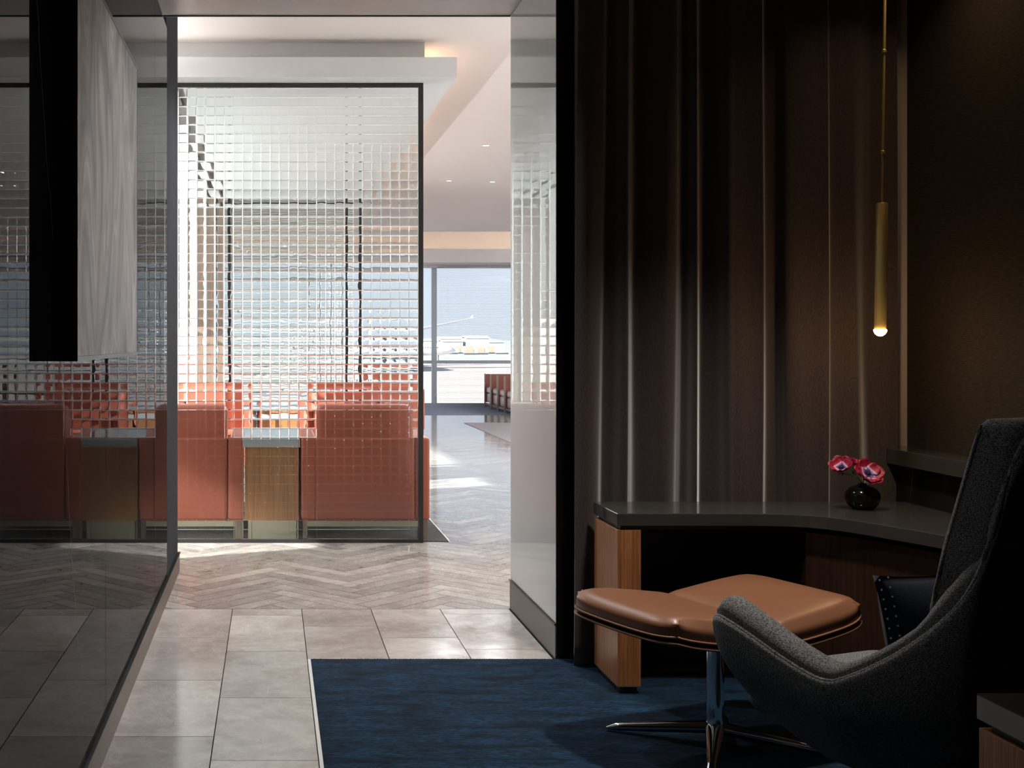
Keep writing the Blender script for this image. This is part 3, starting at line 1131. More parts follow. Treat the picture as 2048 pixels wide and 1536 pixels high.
# scatter cushion
pil = tag(empty('cushion', CHO + Vector((0, 0, 0.452))), 'navy velvet scatter cushion with silvery dots standing on the armchair seat', 'cushion')


def make_pillow():
    n = 17
    mb = MB()
    fr_, bk = [], []
    for j in range(n):
        for i in range(n):
            u, v = i / (n - 1) * 2 - 1, j / (n - 1) * 2 - 1
            th = 0.065 * ((1 - abs(u) ** 2.4) * (1 - abs(v) ** 2.4)) ** 0.55
            pin = 1 - 0.07 * (1 - abs(u) ** 2) * abs(v) ** 4
            pin2 = 1 - 0.07 * (1 - abs(v) ** 2) * abs(u) ** 4
            x, z = 0.18 * u * pin2, 0.155 * v * pin
            fr_.append((x, -th, z))
            bk.append((x, th, z))
    N = n * n
    f = []
    for j in range(n - 1):
        for i in range(n - 1):
            a, b, c, d = j * n + i, j * n + i + 1, (j + 1) * n + i + 1, (j + 1) * n + i
            f += [(a, b, c, d), (N + a, N + d, N + c, N + b)]
    bd = [i for i in range(n)] + [j * n + n - 1 for j in range(1, n)] + [(n - 1) * n + i for i in range(n - 2, -1, -1)] + [j * n for j in range(n - 2, 0, -1)]
    for q in range(len(bd)):
        a, b = bd[q], bd[(q + 1) % len(bd)]
        f.append((a, a + N, b + N, b))
    mb.add(fr_ + bk, f)
    return mb


pm = make_pillow().build('cover', 'pillow', pil, True)
for k in range(12):
    t = k / 11 * 2 - 1
    for off in (0.0, 0.014):
        MB().lathe([(0.001, 0.0026), (0.0024, 0.0015), (0.0026, 0), (0.0024, -0.0015), (0.001, -0.0026)], 6, (-0.177 + off * 1.2 + 0.004 * (1 - t * t), -0.020 - off, 0.14 * t + off * 0.4)).build('silver_dot', 'bead', pil)
pil.rotation_euler = (math.radians(-14), 0, ORZ + math.radians(-8))
pil.location = CHO + Vector((0.02, 0.03, 0.605))

# ------------------------------------------------------------------ lounge shell
def ceiling_l():
    return sbox('ceiling.001', 'plaster_warm', LX0 - 0.2, LX1, 6.2, 22.5, Z_CEIL, Z_CEIL + 0.15, label='warm white lounge ceiling', cat='ceiling')


cl_ = ceiling_l()
# far dropped bulkhead with a lit cove in front of the windows
sbox('ceiling.002', 'beige', LX0 - 0.2, LX1, 22.5, 22.6, 3.46, 3.75, label='beige back of the lit cove near the windows', cat='ceiling')
sbox('ceiling.003', 'plaster_warm', LX0 - 0.2, LX1, 22.5, Y_WIN + 0.3, 3.75, 3.85, label='raised ceiling of the cove near the windows', cat='ceiling')
sbox('ceiling.004', 'plaster', LX0 - 0.2, LX1, 24.7, 24.8, 3.02, 3.30, label='white bulkhead face above the airfield windows', cat='ceiling')
sbox('ceiling.005', 'plaster_warm', LX0 - 0.2, LX1, 24.8, Y_WIN, 3.02, 3.10, label='underside of the bulkhead above the airfield windows', cat='ceiling')
sbox('ceiling.006', 'beige', LX0 - 0.2, LX1, 25.5, 25.6, 3.12, 3.74, label='beige cove back wall above the bulkhead', cat='ceiling')
def right_wall():
    w = MB()
    x0, x1 = LX1, LX1 + 0.2
    w.box(x0, x1, Y_TILE, 9.0, -0.06, 3.85)
    w.box(x0, x1, 9.0, 25.0, -0.06, 0.1)
    w.box(x0, x1, 9.0, 25.0, 3.0, 3.85)
    w.box(x0, x1, 25.0, Y_WIN + 0.3, -0.06, 3.85)
    return w.build('wall_lounge_right', 'plaster')


struct(right_wall(), 'white right wall of the lounge with added tall windows', 'wall')
sbox('wall_corridor_far', 'plaster', 2.9, LX1, Y_TILE - 0.1, Y_TILE, -0.06, 3.62, label='white wall closing the crossing corridor', cat='wall')
sbox('wall_left_rear', 'plaster', LX0 - 0.2, -1.2, 6.2, 6.3, -0.06, 3.62, label='white wall behind the marble wall', cat='wall')

# left exterior wall with windows that let the sun in
WT = 0.2
def left_wall():
    w = MB()
    x0, x1 = LX0 - WT, LX0
    w.box(x0, x1, 6.3, 6.34, -0.06, 3.62)
    w.box(x0, x1, 6.34, 8.5, 2.08, 3.62)          # head over the low side door opening
    w.box(x0, x1, 8.5, 9.0, -0.06, 3.62)
    w.box(x0, x1, 9.0, 15.2, -0.06, 0.1)
    w.box(x0, x1, 9.0, 15.2, 3.0, 3.62)
    w.box(x0, x1, 15.2, 16.0, -0.06, 3.85)
    w.box(x0, x1, 16.0, 25.0, -0.06, 0.1)
    w.box(x0, x1, 16.0, 25.0, 3.0, 3.85)
    w.box(x0, x1, 25.0, Y_WIN + 0.3, -0.06, 3.85)
    return w.build('wall_lounge_left', 'plaster')


struct(left_wall(), 'white left wall of the lounge with tall windows', 'wall')


def window_unit(name, axis, at, a0, a1, z0, z1, mull, rail_z, label, fw=0.06, dep=0.10, pane_inset=0.0):
    """aluminium framed glazing; axis 'x': runs along X at Y=at; 'y': runs along Y at X=at"""
    win = empty(name, (0, 0, 0))
    struct(win, label, 'window')

    def put(nm, m, u0, u1, d0, d1, za, zb):
        b = MB()
        if axis == 'x':
            b.box(u0, u1, at + d0, at + d1, za, zb)
        else:
            b.box(at + d0, at + d1, u0, u1, za, zb)
        return b.build(nm, m, win)
    put('sill', 'steel', a0, a1, -dep / 2, dep / 2, z0, z0 + 0.07)
    put('head', 'plaster', a0, a1, -dep / 2, dep / 2, z1 - 0.06, z1)
    edges = [a0] + list(mull) + [a1]
    for m in edges:
        put('mullion', 'steel', max(a0, m - fw), min(a1, m + fw), -dep / 2 - 0.02, dep / 2, z0 + 0.071, z1 - 0.061)
    for u0, u1 in zip(edges[:-1], edges[1:]):
        ua, ub = u0 + fw + 0.001, u1 - fw - 0.001
        if rail_z:
            put('rail', 'steel', ua, ub, -dep / 2, dep / 2, rail_z - 0.035, rail_z + 0.035)
            put('pane', 'pane', ua, ub, 0.01, 0.014, z0 + 0.071, rail_z - 0.0355)
            put('pane', 'pane', ua, ub, 0.01, 0.014, rail_z + 0.0355, z1 - 0.061)
        else:
            put('pane', 'pane', ua, ub, 0.01, 0.014, z0 + 0.071, z1 - 0.061)
    return win


MX = X_at(868, Y_WIN)
P_W = 2.35
mulls = [MX + k * P_W for k in range(-2, 3) if LX0 + 0.3 < MX + k * P_W < LX1 - 0.3]
window_unit('window_1', 'x', Y_WIN, LX0, LX1, 0.0, 3.02, mulls, 0.95, 'aluminium framed window wall overlooking the airfield', 0.052)
window_unit('window_2', 'y', LX0 - 0.1, 9.0, 15.2, 0.1, 3.0, [11.05, 13.1], None, 'tall side windows at the left of the lounge', 0.03)
window_unit('window_3', 'y', LX0 - 0.1, 6.34, 8.5, 0.0, 2.08, [], None, 'low side glazing at the end of the crossing corridor', 0.02, 0.06)

window_unit('added_window_4', 'y', LX1 + 0.1, 9.0, 25.0, 0.1, 3.0, [11.3, 13.6, 15.9, 18.2, 20.5, 22.8], 0.95, 'added tall side windows at the right of the lounge', 0.05)  # unseen windows added so sky and apron light the lounge ceiling
window_unit('added_window_5', 'y', LX0 - 0.1, 16.0, 25.0, 0.1, 3.0, [18.3, 20.6, 22.9], 0.95, 'added tall side windows at the left beyond the second screen', 0.05)  # more unseen glazing added for daylight in the lounge

# venetian blinds on the panes right of the mullion
for k, mx in enumerate([m for m in mulls if m > MX - 0.1][:2]):
    bl_ = tag(empty('window_blind', (mx + P_W / 2, Y_WIN - 0.10, 0.08)), ['pale slatted blind on the airfield window beside the row of armchairs', 'pale slatted blind on the last airfield window behind the white wall'][k], 'blind')
    hw = P_W / 2 - 0.06
    sl = MB()
    z = 0.02
    while z < 2.86:
        sl.add([(-hw, -0.010, z), (hw, -0.010, z), (hw, 0.010, z + 0.003), (-hw, 0.010, z + 0.003), (-hw, -0.010, z - 0.0015), (hw, -0.010, z - 0.0015), (hw, 0.010, z + 0.0015), (-hw, 0.010, z + 0.0015)],
               [(0, 1, 2, 3), (7, 6, 5, 4), (0, 4, 5, 1), (3, 2, 6, 7), (0, 3, 7, 4), (1, 5, 6, 2)])
        z += 0.0345
    so_ = sl.build('slats', 'slat', bl_)
    so_['kind'] = 'stuff'
    MB().box(-hw, hw, -0.02, 0.02, 2.87, 2.90).build('head_rail', 'steel', bl_)
    for s in (-0.8, 0.8):
        MB().box(s * hw - 0.001, s * hw + 0.001, -0.012, -0.0105, 0.0, 2.87).build('ladder_cord', 'slat', bl_)

# ------------------------------------------------------------------ floating ceiling slab above the seating booth
sl_ = sbox('ceiling.007', 'slab', LX0, 1.258, 8.14, 17.75, Z_SLAB, Z_SLAB + 0.136, label='floating white ceiling slab above the glass screen', cat='ceiling')
sb_ = sbox('ceiling.008', 'slab', LX0, 1.062, 8.32, 17.6, Z_SLAB + 0.1365, Z_CEIL - 0.001, label='upper white box set back on the floating ceiling slab', cat='ceiling')
cove = tag(MB().box(1.072, 1.09, 8.5, 17.5, Z_SLAB + 0.14, Z_SLAB + 0.15).build('cove_light', 'cove_strip'), 'warm light strip hidden on the ledge of the ceiling slab', 'light')
track = tag(MB().box(-0.72, -0.66, 8.45, 15.25, Z_SLAB - 0.03, Z_SLAB - 0.001).build('ceiling_track', 'black_metal'), 'black ceiling track running back from the glass screen', 'ceiling track')

# ------------------------------------------------------------------ pillow glass screens
CW, NROW = 0.0641, 49


def glass_mesh(ncol, ch):
    us = np.array([-1, -.975, -.93, -.86, -.74, -.56, -.34, -.12, .12, .34, .56, .74, .86, .93, .975, 1.0])
    n = len(us)
    u, v = np.meshgrid(us, us)
    # shallow pillow with a rounded groove all around it
    gr = lambda w: (np.clip(np.abs(w) - 0.86, 0, 1) / 0.14) ** 1.7
    hgt = 0.0016 * (1 - (u ** 2 + v ** 2) / 2) - 0.0021 * np.maximum(gr(u), gr(v))
    cell = np.stack([u.ravel() * CW / 2, -hgt.ravel(), v.ravel() * ch / 2], 1)
    idx = np.arange(n * n).reshape(n, n)
    quad = np.stack([idx[:-1, :-1], idx[:-1, 1:], idx[1:, 1:], idx[1:, :-1]], -1).reshape(-1, 4)
    rnd = np.random.RandomState(4)
    V, Q = [], []
    k = 0
    for r in range(NROW):
        for c in range(ncol):
            cc = cell.copy()
            cc[:, 0] += (c + 0.5) * CW
            cc[:, 2] += (r + 0.5) * ch
            # hand-cast unevenness: every pillow is tilted and domed a little differently
            tx, tz = rnd.normal(0, 0.009, 2)
            e = (1 - (u.ravel() ** 2)) * (1 - (v.ravel() ** 2))
            cc[:, 1] += e * (tx * u.ravel() + tz * v.ravel()) * CW / 2 * 0.6
            V.append(cc)
            Q.append(quad + k * n * n)
            k += 1
    V = np.concatenate(V)
    Q = np.concatenate(Q)
    b = len(V)
    w, h, t = ncol * CW, NROW * ch, 0.010
    y0 = 0.0062
    back = np.array([(0, t, 0), (w, t, 0), (w, t, h), (0, t, h), (0, y0, 0), (w, y0, 0), (w, y0, h), (0, y0, h)], float)
    V = np.concatenate([V, back])
    Q = np.concatenate([Q, np.array([(b + 0, b + 3, b + 2, b + 1), (b, b + 1, b + 5, b + 4), (b + 1, b + 2, b + 6, b + 5), (b + 2, b + 3, b + 7, b + 6), (b + 3, b, b + 4, b + 7)])])
    me = bpy.data.meshes.new('glass_panel')
    me.vertices.add(len(V))
    me.vertices.foreach_set('co', V.ravel())
    me.loops.add(len(Q) * 4)
    me.loops.foreach_set('vertex_index', Q.ravel().astype(np.int32))
    me.polygons.add(len(Q))
    me.polygons.foreach_set('loop_start', np.arange(0, len(Q) * 4, 4, dtype=np.int32))
    sm = np.ones(len(Q), bool)
    sm[-5:] = False
    me.polygons.foreach_set('use_smooth', sm)
    me.update(calc_edges=True)
    me.materials.append(M['glass'])
    return me


G_Z0, G_Z1 = 0.024, 3.158
gm = glass_mesh(15, (G_Z1 - G_Z0) / NROW)
PX0 = 1.0178 - 15 * CW


gm2 = glass_mesh(12, (G_Z1 - G_Z0) / NROW)


def glass_screen(y, label, npan, mesh=gm, nc=15, fr_w=0.0):
    scr = tag(empty('glass_screen', (1.035, y, 0)), label, 'glass screen')
    ox = 1.035
    xl = 1.0178 - nc * CW * npan

    def bb(nm, x0, x1, z0, z1, d0=-0.02, d1=0.03):
        MB().box(x0 - ox, x1 - ox, d0, d1, z0, z1).build(nm, 'frame_metal', scr)
    bb('post', 1.0185, 1.0525 + fr_w, 0.0, Z_SLAB - 0.001)
    if fr_w:
        bb('post', xl - 0.001 - 0.034 - fr_w, xl - 0.001, 0.0, Z_SLAB - 0.001)
    bb('top_rail', xl, 1.0180, G_Z1 + 0.0005, Z_SLAB - 0.001)
    bb('bottom_rail', xl, 1.0180, 0.0005, G_Z0 - 0.0005)
    for k in range(npan):
        o = bpy.data.objects.new('glass_panel', mesh)
        COL.objects.link(o)
        o.parent = scr
        o.location = (1.0178 - nc * CW * (k + 1) - ox + 0.0006, 0, G_Z0)
    return scr


glass_screen(Y_SCR, 'tall pillow-textured glass screen in a dark steel frame in front of terracotta chairs', 3)
glass_screen(15.4, 'second pillow-textured glass screen far behind the terracotta chairs', 2, gm2, 12, 0.04)

# wood pier and white wall beside the second screen
tag(MB().box(-0.95, -0.62, 15.30, 15.55, 0.0, Z_SLAB - 0.001).build('wood_pier', 'chair_wood'), 'brown wood pier at the side of the second glass screen', 'pier')
sbox('wall_booth', 'plaster', LX0, -0.952, 15.40, 15.52, 0, Z_SLAB - 0.001, label='white wall closing the booth beside the wood pier', cat='wall')


# ------------------------------------------------------------------ terracotta club chairs
def club_chair(loc, rz, label, group):
    """origin at the middle of the back at floor level, local +Y is the facing direction"""
    c = tag(empty('club_chair', (*loc, 0.0065), rz), label, 'armchair', group)
    cushion(MB(), -0.345, 0.345, 0.0, 0.16, 0.135, 0.712, 0.018).build('back', 'orange', c, True)
    for s in (-1, 1):
        cushion(MB(), s * 0.40 - 0.052, s * 0.40 + 0.052, 0.001, 0.84, 0.135, 0.712, 0.018).build('arm', 'orange', c, True)
    cushion(MB(), -0.345, 0.345, 0.162, 0.83, 0.135, 0.30, 0.018).build('seat_base', 'orange', c, True)
    cushion(MB(), -0.343, 0.343, 0.17, 0.85, 0.302, 0.46, 0.035).build('seat_cushion', 'orange', c, True)
    # tall back cushion
    rings = []
    cushion(MB(), -0.343, 0.343, 0.04, 0.24, 0.462, 0.94, 0.045).build('back_cushion', 'orange', c, True)
    for s in (-1, 1):
        for y in (0.03, 0.79):
            MB().box(s * 0.42 - 0.02, s * 0.42 + 0.02, y, y + 0.04, 0.0, 0.134).build('leg', 'chair_wood', c)
    MB().box(-0.40, 0.40, 0.035, 0.065, 0.085, 0.134).build('rail', 'pale_metal', c)
    MB().box(-0.40, 0.40, 0.795, 0.825, 0.085, 0.134).build('rail', 'pale_metal', c)
    return c


club_chair((0.662, 8.44), 0, 'terracotta leather club chair right behind the free end post of the glass screen', 'terracotta club chairs')
club_chair((-0.655, 8.44), 0, 'terracotta leather club chair behind the glass screen, across the table from the post', 'terracotta club chairs')
club_chair((0.735, 12.75), PI, 'terracotta club chair facing the screen, in line with its end post', 'terracotta club chairs')
club_chair((-0.62, 12.75), PI, 'terracotta club chair facing the screen, beside the wood pier', 'terracotta club chairs')
club_chair((1.72, 17.0), 0, 'terracotta club chair past the end of the second glass screen', 'terracotta club chairs')


def side_table(x0, x1, y0, y1, label):
    t = tag(empty('side_table', ((x0 + x1) / 2, (y0 + y1) / 2, 0.0065)), label, 'side table')
    hx, hy = (x1 - x0) / 2, (y1 - y0) / 2
    MB().box(-hx, hx, -hy, hy, 0.645, 0.702).build('table_top', 'stone_top', t, bevel=0.004)
    MB().box(-hx + 0.01, hx - 0.01, -hy + 0.01, hy - 0.01, 0.13, 0.644).build('cabinet', 'table_wood', t)
    MB().box(-hx + 0.03, hx - 0.03, -hy + 0.03, hy - 0.03, 0.0, 0.129).build('plinth', 'pale_metal', t)
    return t


side_table(-0.196, 0.203, 8.45, 9.25, 'oak side table with pale stone top between the chairs behind the glass screen')
side_table(-0.155, 0.27, 12.0, 12.72, 'oak side table with pale stone top between the chairs facing the screen')


# row of armchairs at the windows, facing left
def window_chair(y, label):
    c = tag(empty('lounge_chair', (4.52, y, 0.0065)), label, 'armchair', 'lounge chairs by the airfield windows')
    hy = 0.31
    cushion(MB(), 0.0, 0.62, -hy, hy, 0.105, 0.305, 0.03).build('seat_base', 'glare_leather', c, True)
    cushion(MB(), -0.01, 0.56, -hy, hy, 0.307, 0.435, 0.04).build('seat_cushion', 'glare_leather', c, True)
    cushion(MB(), 0.50, 0.68, -hy, hy, 0.436, 0.72, 0.035).build('back', 'red_brown', c, True)
    for s in (-1, 1):
        a = MB()
        a.box(-0.02, 0.68, s * (hy + 0.018) - 0.016, s * (hy + 0.018) + 0.016, 0.106, 0.70)
        a.build('arm', 'red_brown', c)
        for x in (-0.045, 0.685):
            MB().box(x, x + 0.022, s * (hy + 0.018) - 0.017, s * (hy + 0.018) + 0.017, 0.0, 0.712).build('leg', 'chair_wood', c)
    MB().box(-0.022, -0.001, -hy, hy, 0.06, 0.10).build('rail', 'chair_wood', c)
    return c


ys_ = [24.9, 24.17, 23.44, 22.71]
lb = ['lounge chair closest to the airfield window at the end of the row', 'lounge chair second in the row from the airfield window', 'lounge chair third in the row from the airfield window', 'lounge chair fourth in the row, mostly behind the white wall']
for y, l_ in zip(ys_, lb):
    window_chair(y, 'red brown ' + l_)

# ------------------------------------------------------------------ ceiling fixtures
def slot_light(px, py, label, zc=Z_CEIL, power=60, sx=0.30, sy=0.30):
    Y = F_PX * (zc - EYE) / (VY - py)
    x = X_at(px, Y)
    f = tag(empty('ceiling_light', (x, Y, zc)), label, 'ceiling light', 'recessed ceiling lights')
    fr = MB()
    for a in ((-sx / 2, sx / 2, -sy / 2, -sy / 2 + 0.02), (-sx / 2, sx / 2, sy / 2 - 0.02, sy / 2), (-sx / 2, -sx / 2 + 0.02, -sy / 2 + 0.0201, sy / 2 - 0.0201), (sx / 2 - 0.02, sx / 2, -sy / 2 + 0.0201, sy / 2 - 0.0201)):
        fr.box(*a, -0.008, -0.0005)
    fr.build('trim_ring', 'plaster', f)
    MB().box(-sx / 2 + 0.021, sx / 2 - 0.021, -sy / 2 + 0.021, sy / 2 - 0.021, -0.004, -0.0008).build('diffuser', 'lamp_face', f)
    l = area_light('lamp', (0, 0, -0.012), (0, 0, -1), sx * 0.8, sy * 0.8, power, (0.98, 0.98, 1.0))
    l.parent = f
    return f


LAMP = 45
slot_light(972, 290, 'small square ceiling light above the bright herringbone lane', power=LAMP, sx=0.10, sy=0.10)
slot_light(898, 361, 'small square ceiling light farther along the lane, on the slab side', power=LAMP, sx=0.10, sy=0.10)
slot_light(985, 363, 'small square ceiling light farther along the lane, on the window side', power=LAMP, sx=0.10, sy=0.10)

# ------------------------------------------------------------------ outside
Z_AP = -5.5
struct(MB().add([(-4000, Y_WIN + 1.5, Z_AP), (4000, Y_WIN + 1.5, Z_AP), (4000, 5000, Z_AP), (-4000, 5000, Z_AP)], [(0, 1, 2, 3)]).build('ground', 'apron'), 'pale concrete airport apron below the windows', 'ground')
struct(MB().add([(-60, -60, Z_AP - .02), (LX0 - 0.4, -60, Z_AP - .02), (LX0 - 0.4, Y_WIN + 1.4, Z_AP - .02), (-60, Y_WIN + 1.4, Z_AP - .02)], [(0, 1, 2, 3)]).build('ground.001', 'apron'), 'pale concrete ground beside the building', 'ground')
tag(MB().add([(-3000, 415, Z_AP + .05), (3000, 415, Z_AP + .05), (3000, 640, Z_AP + .05), (-3000, 640, Z_AP + .05)], [(0, 1, 2, 3)]).build('grass_strip', 'grass'), 'haze-toned grass strip beyond the concrete apron', 'grass')
tag(MB().add([(-3000, 1000, Z_AP + .05), (3000, 1000, Z_AP + .05), (3000, 2400, Z_AP + .05), (-3000, 2400, Z_AP + .05)], [(0, 1, 2, 3)]).build('grass_strip.001', 'grass'), 'far grass field before the tree line', 'grass')


def tree_line(name, y, x0, x1, h0, h1, label, seed):
    rnd = random.Random(seed)
    mb = MB()
    pts = []
    x = x0
    while x < x1:
        pts.append((x, h0 + (h1 - h0) * rnd.random()))
        x += rnd.uniform(12, 40)
    rings = []
    for (x, h) in pts:
        rings.append([(x, y, Z_AP), (x, y + 4, Z_AP + h * 0.8), (x, y + 18, Z_AP + h), (x, y + 40, Z_AP + h * 0.7), (x, y + 60, Z_AP)])
    mb.loft(rings, closed=False)
    return tag(mb.build(name, 'tree', None, True), label, 'trees')


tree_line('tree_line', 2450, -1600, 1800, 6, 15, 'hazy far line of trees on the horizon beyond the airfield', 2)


def airliner(loc, rz, sc, label):
    p = tag(empty('airliner', loc, rz), label, 'airplane')
    p.scale = (sc, sc, sc)
    R = 2.0
    prof = [(-18, 0.1, 0.9), (-16, 0.5, 0.6), (-12, 1.4, 0.25), (-7, 2.0, 0), (0, 2, 0), (8, 2, 0), (13, 1.95, 0), (15.5, 1.6, -.1), (17, 1.1, -.25), (18, 0.5, -.4), (18.4, 0.08, -.45)]
    rings = [[(y_, r * math.cos(2 * PI * i / 20), 4.2 + dz + r * math.sin(2 * PI * i / 20)) for i in range(20)] for y_, r, dz in prof]
    MB().loft(rings, True, True, True).build('fuselage', 'plane_white', p, True)
    for s in (-1, 1):
        wi = MB()
        wi.loft([[(3, s * 1.5, 3.0), (-3, s * 1.5, 3.0), (-3, s * 1.5, 3.5), (3, s * 1.5, 3.5)], [(-4.0, s * 16.5, 6.3), (-5.6, s * 16.5, 6.3), (-5.6, s * 16.5, 6.4), (-4.0, s * 16.5, 6.4)]], True, True, True)
        w = wi.build('wing', 'plane_white', p)
        MB().loft([[(-4.2, s * 16.5, 6.35), (-5.6, s * 16.5, 6.35), (-5.6, s * 16.6, 6.35), (-4.2, s * 16.6, 6.35)], [(-5.3, s * 16.8, 6.8), (-5.8, s * 16.8, 6.8), (-5.8, s * 16.86, 6.8), (-5.3, s * 16.86, 6.8)]], True, True, True).build('winglet', 'plane_white', w)
        rg = [[(xx, s * 5.6 + r * math.cos(2 * PI * i / 16), 2.0 + r * math.sin(2 * PI * i / 16)) for i in range(16)] for xx, r in ((3.4, 0.85), (3.0, 1.0), (1.0, 1.0), (-0.6, 0.6))]
        MB().loft(rg, True, True, True).build('engine', 'plane_dark', p, True)
        MB().loft([[(-14.5, s * 0.4, 4.9), (-17, s * 0.4, 4.9), (-17, s * 0.4, 5.1), (-14.5, s * 0.4, 5.1)], [(-17, s * 6, 5.4), (-18, s * 6, 5.4), (-18, s * 6, 5.5), (-17, s * 6, 5.5)]], True, True, True).build('tailplane', 'plane_white', p)
        g = MB()
        g.lathe([(0.6, 0), (0.6, 0.4)], 14)
        g.v = [(z - 1, s * 2.4 + y * 0.5, x + 0.6) for x, y, z in g.v]
        g.build('wheel', 'plane_dark', p)
    MB().loft([[(-12, -.15, 5.6), (-17.2, -.15, 5.6), (-17.2, .15, 5.6), (-12, .15, 5.6)], [(-16.5, -.1, 11.5), (-18.4, -.1, 11.5), (-18.4, .1, 11.5), (-16.5, .1, 11.5)]], True, True, True).build('tail_fin', 'plane_white', p)
    wn_ = MB()
    for k in range(28):
        for s in (-1, 1):
            x = -9 + k * 0.78
            wn_.box(x, x + 0.28, s * 1.97 - .04, s * 1.97 + .04, 4.6, 5.0)
    wn_.build('cabin_windows', 'plane_dark', p)
    MB().box(0.0, 0.2, -0.1, 0.1, 0, 0.1)
    nose = MB()
    nose.box(12.6, 12.9, -.15, .15, 0.0, 2.4)
    nose.build('nose_gear', 'plane_dark', p)
    return p


airliner((X_at(915, 390) - 19, 390, Z_AP), 0, 1.0, 'white airliner parked far out on the apron beyond the window mullion')
airliner((X_at(962, 300) - 33.9, 300, Z_AP), -PI / 2, 2.0, 'larger airliner whose winglet rises in front of the hazy sky')

rnd = random.Random(11)
sheds = [(905, 1150, 20, 8), (955, 1150, 22, 12), (990, 1200, 18, 7), (860, 1200, 22, 9), (925, 1400, 60, 12), (760, 1150, 40, 10), (650, 1200, 40, 9)]
sl_lab = ['long pale shed', 'tall pale hangar', 'low pale shed', 'wide pale hangar', 'far pale terminal block', 'broad pale warehouse', 'flat pale depot']
for (px, y, w, h), l_ in zip(sheds, sl_lab):
    x = X_at(px, y)
    s = tag(empty('hangar', (x, y, Z_AP)), l_ + ' on the far side of the airfield', 'building', 'buildings across the airfield')
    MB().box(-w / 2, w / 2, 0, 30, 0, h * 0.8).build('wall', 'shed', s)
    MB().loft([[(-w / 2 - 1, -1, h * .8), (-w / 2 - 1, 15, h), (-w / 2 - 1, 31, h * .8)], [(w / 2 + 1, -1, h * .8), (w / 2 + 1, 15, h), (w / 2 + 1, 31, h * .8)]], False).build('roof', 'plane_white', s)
trk = [(903, 620), (915, 640), (941, 600), (954, 625), (963, 610), (985, 640), (1004, 620), (925, 655), (745, 640), (770, 610), (800, 640)]
for k, (px, y) in enumerate(trk):
    x = X_at(px, y)
    t = tag(empty('service_truck', (x, y, Z_AP + .06)), 'tiny service truck with a box body across the airfield', 'truck', 'service trucks across the airfield')
    MB().box(-3.4, 1.4, -1.2, 1.2, 0.8, 3.4 + rnd.random()).build('cargo_box', 'plane_white' if k % 3 == 0 else 'orange_truck', t)
    MB().box(1.6, 3.4, -1.2, 1.2, 0.8, 2.8).build('cab', 'shed', t)
    MB().box(-3.2, 3.2, -1.0, 1.0, 0.0, 0.79).build('chassis', 'plane_dark', t)

# ------------------------------------------------------------------ lamps of the rooms, with added unseen fill lamps
def downlight(x, y, z, label, power, color, size=0.09, spread=PI):
    d = tag(empty('downlight', (x, y, z)), label, 'ceiling light')
    m = MB()
    m.lathe([(size * 0.5, -0.0005), (size * 0.62, -0.001), (size * 0.62, -0.006), (size * 0.5, -0.006)], 24, cap=False)
    m.build('trim_ring', 'black_metal', d, True)
    l = area_light('lamp', (0, 0, -0.01), (0, 0, -1), size, size, power, color, spread)
    l.data.shape = 'DISK'
    l.parent = d
    return d


downlight(2.52, 4.62, Z_HEAD + 0.003, 'recessed warm downlight washing the dark woven side wall', 0.9, (1.0, 0.68, 0.38), 0.09, math.radians(120))
downlight(0.2, 7.0, Z_CEIL - 0.001, 'added unseen downlight above the crossing corridor near the left wall', 22.0, (0.96, 0.98, 1.0), 0.12, math.radians(105))  # added out of view to light the floor before the screen
downlight(3.2, 7.3, Z_CEIL - 0.001, 'added unseen downlight above the crossing corridor behind the white wall', 22.0, (0.96, 0.98, 1.0), 0.12, math.radians(105))  # second added lamp for the crossing corridor, never in view
# far cove strip
tag(MB().box(LX0, LX1, 24.95, 25.0, 3.105, 3.125).build('cove_light.001', 'cove_soft'), 'warm light strip on top of the bulkhead near the windows', 'light')


def trough(name, x0, x1, y0, y1, z, power, color, label):
    """added unseen uplight trough whose hidden light brightens the ceiling"""
    t = tag(empty(name, ((x0 + x1) / 2, (y0 + y1) / 2, z)), label, 'uplight')
    hx, hy = (x1 - x0) / 2, (y1 - y0) / 2
    MB().box(-hx, hx, -hy, hy, 0, 0.01).build('tray', 'plaster', t)
    MB().box(-hx, -hx + 0.01, -hy, hy, 0.0101, 0.09).build('lip', 'plaster', t)
    MB().box(hx - 0.01, hx, -hy, hy, 0.0101, 0.09).build('lip', 'plaster', t)
    l = area_light('lamp', (0, 0, 0.02), (0, 0, 1), hx * 1.6, hy * 1.9, power, color)
    l.parent = t


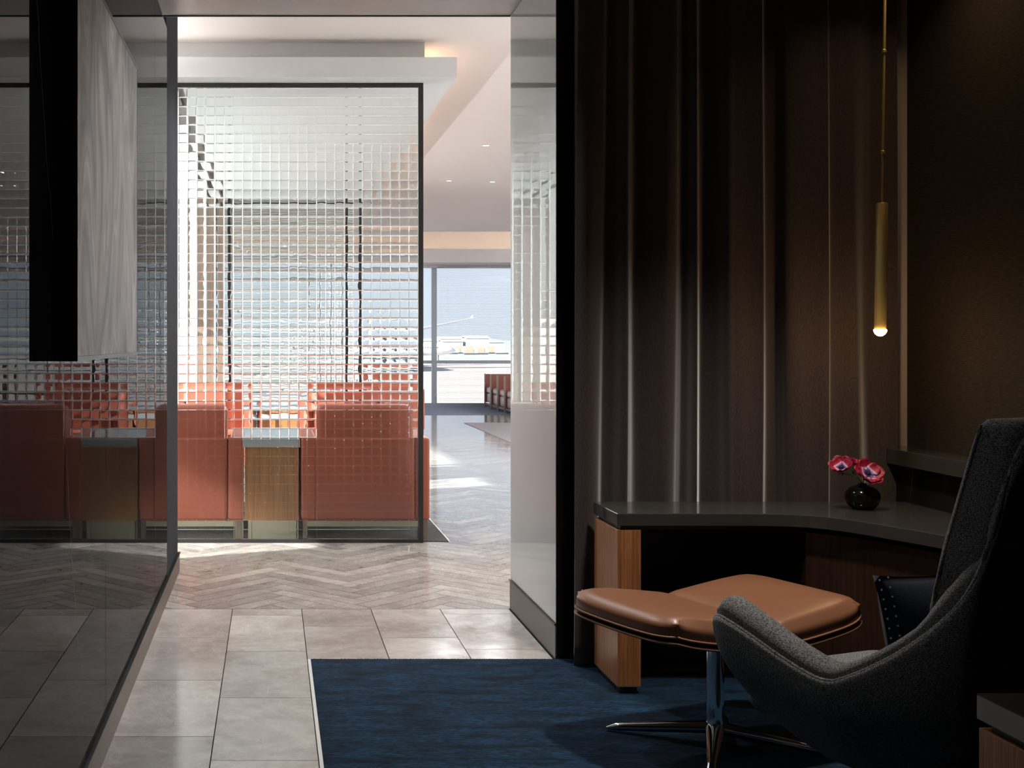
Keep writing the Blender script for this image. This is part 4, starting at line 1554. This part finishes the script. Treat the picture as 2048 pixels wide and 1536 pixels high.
trough('fill_uplight', LX1 - 0.30, LX1 - 0.002, 9.2, 24.8, 2.55, 2000, (0.93, 0.96, 1.0), 'added unseen fill uplight trough on the right lounge wall')  # unseen trough added to brighten the lounge ceiling
trough('fill_uplight.001', LX0 + 0.002, LX0 + 0.30, 9.1, 15.1, 0.35, 360, (0.88, 0.97, 1.0), 'added unseen fill uplight trough on the floor under the side windows of the booth')  # added uplight, brightens the slab underside over the booth
trough('fill_uplight.002', 2.95, 6.5, Y_TILE + 0.002, Y_TILE + 0.22, 0.5, 110, (0.95, 0.98, 1.0), 'added unseen fill uplight trough on the corridor wall behind the white glass')  # added out of view to light the crossing corridor ceiling
trough('fill_uplight.003', LX0 + 0.002, LX0 + 0.22, 6.4, 8.3, 2.12, 1500, (0.95, 0.98, 1.0), 'added unseen fill uplight trough over the low side glazing of the crossing corridor')  # unseen, added to lift the ceiling in front of the slab
# unseen spot added to brighten the art panel
downlight(0.75, 3.95, Z_HEAD + 0.003, 'added unseen spot in the corridor soffit facing the art panel', 0.0, (1.0, 0.9, 0.8), 0.07)
sp = bpy.data.lights.new('art_fill_spot', 'SPOT')
sp.energy = 32
sp.color = (1.0, 0.92, 0.85)
sp.spot_size = math.radians(46)
sp.spot_blend = 0.6
sp.shadow_soft_size = 0.03
spo = bpy.data.objects.new('art_fill_spot', sp)
spo.location = (0.75, 3.95, Z_HEAD - 0.01)
spo.rotation_euler = (Vector((AX, 3.85, 1.75)) - Vector(spo.location)).to_track_quat('-Z', 'Y').to_euler()
COL.objects.link(spo)


def spot(name, loc, target, watts, color, size, blend=0.7, soft=0.03):
    d = bpy.data.lights.new(name, 'SPOT')
    d.energy, d.color, d.spot_size, d.spot_blend, d.shadow_soft_size = watts, color, math.radians(size), blend, soft
    o = bpy.data.objects.new(name, d)
    o.location = loc
    o.rotation_euler = (Vector(target) - Vector(loc)).to_track_quat('-Z', 'Y').to_euler()
    COL.objects.link(o)
    return o


downlight(1.62, 3.92, Z_HEAD + 0.003, 'recessed downlight above the leather ottoman', 0.0, (1.0, 0.9, 0.8), 0.07)
spot('ottoman_spot', (1.62, 3.92, Z_HEAD - 0.01), (1.60, 4.08, 0.4), 200, (1.0, 0.92, 0.84), 84, 1.0, 0.10)
downlight(0.25, 2.3, Z_HEAD + 0.003, 'added unseen downlight over the near end of the blue carpet', 2.0, (0.96, 0.98, 1.0), 0.12, math.radians(120))  # weak unseen lamp added to lift the armchair back
downlight(-0.05, 5.35, Z_HEAD + 0.003, 'added unseen downlight over the large tiles beside the marble wall', 9.0, (0.96, 0.98, 1.0), 0.12, math.radians(130))  # unseen lamp added to brighten the tiles and white wall
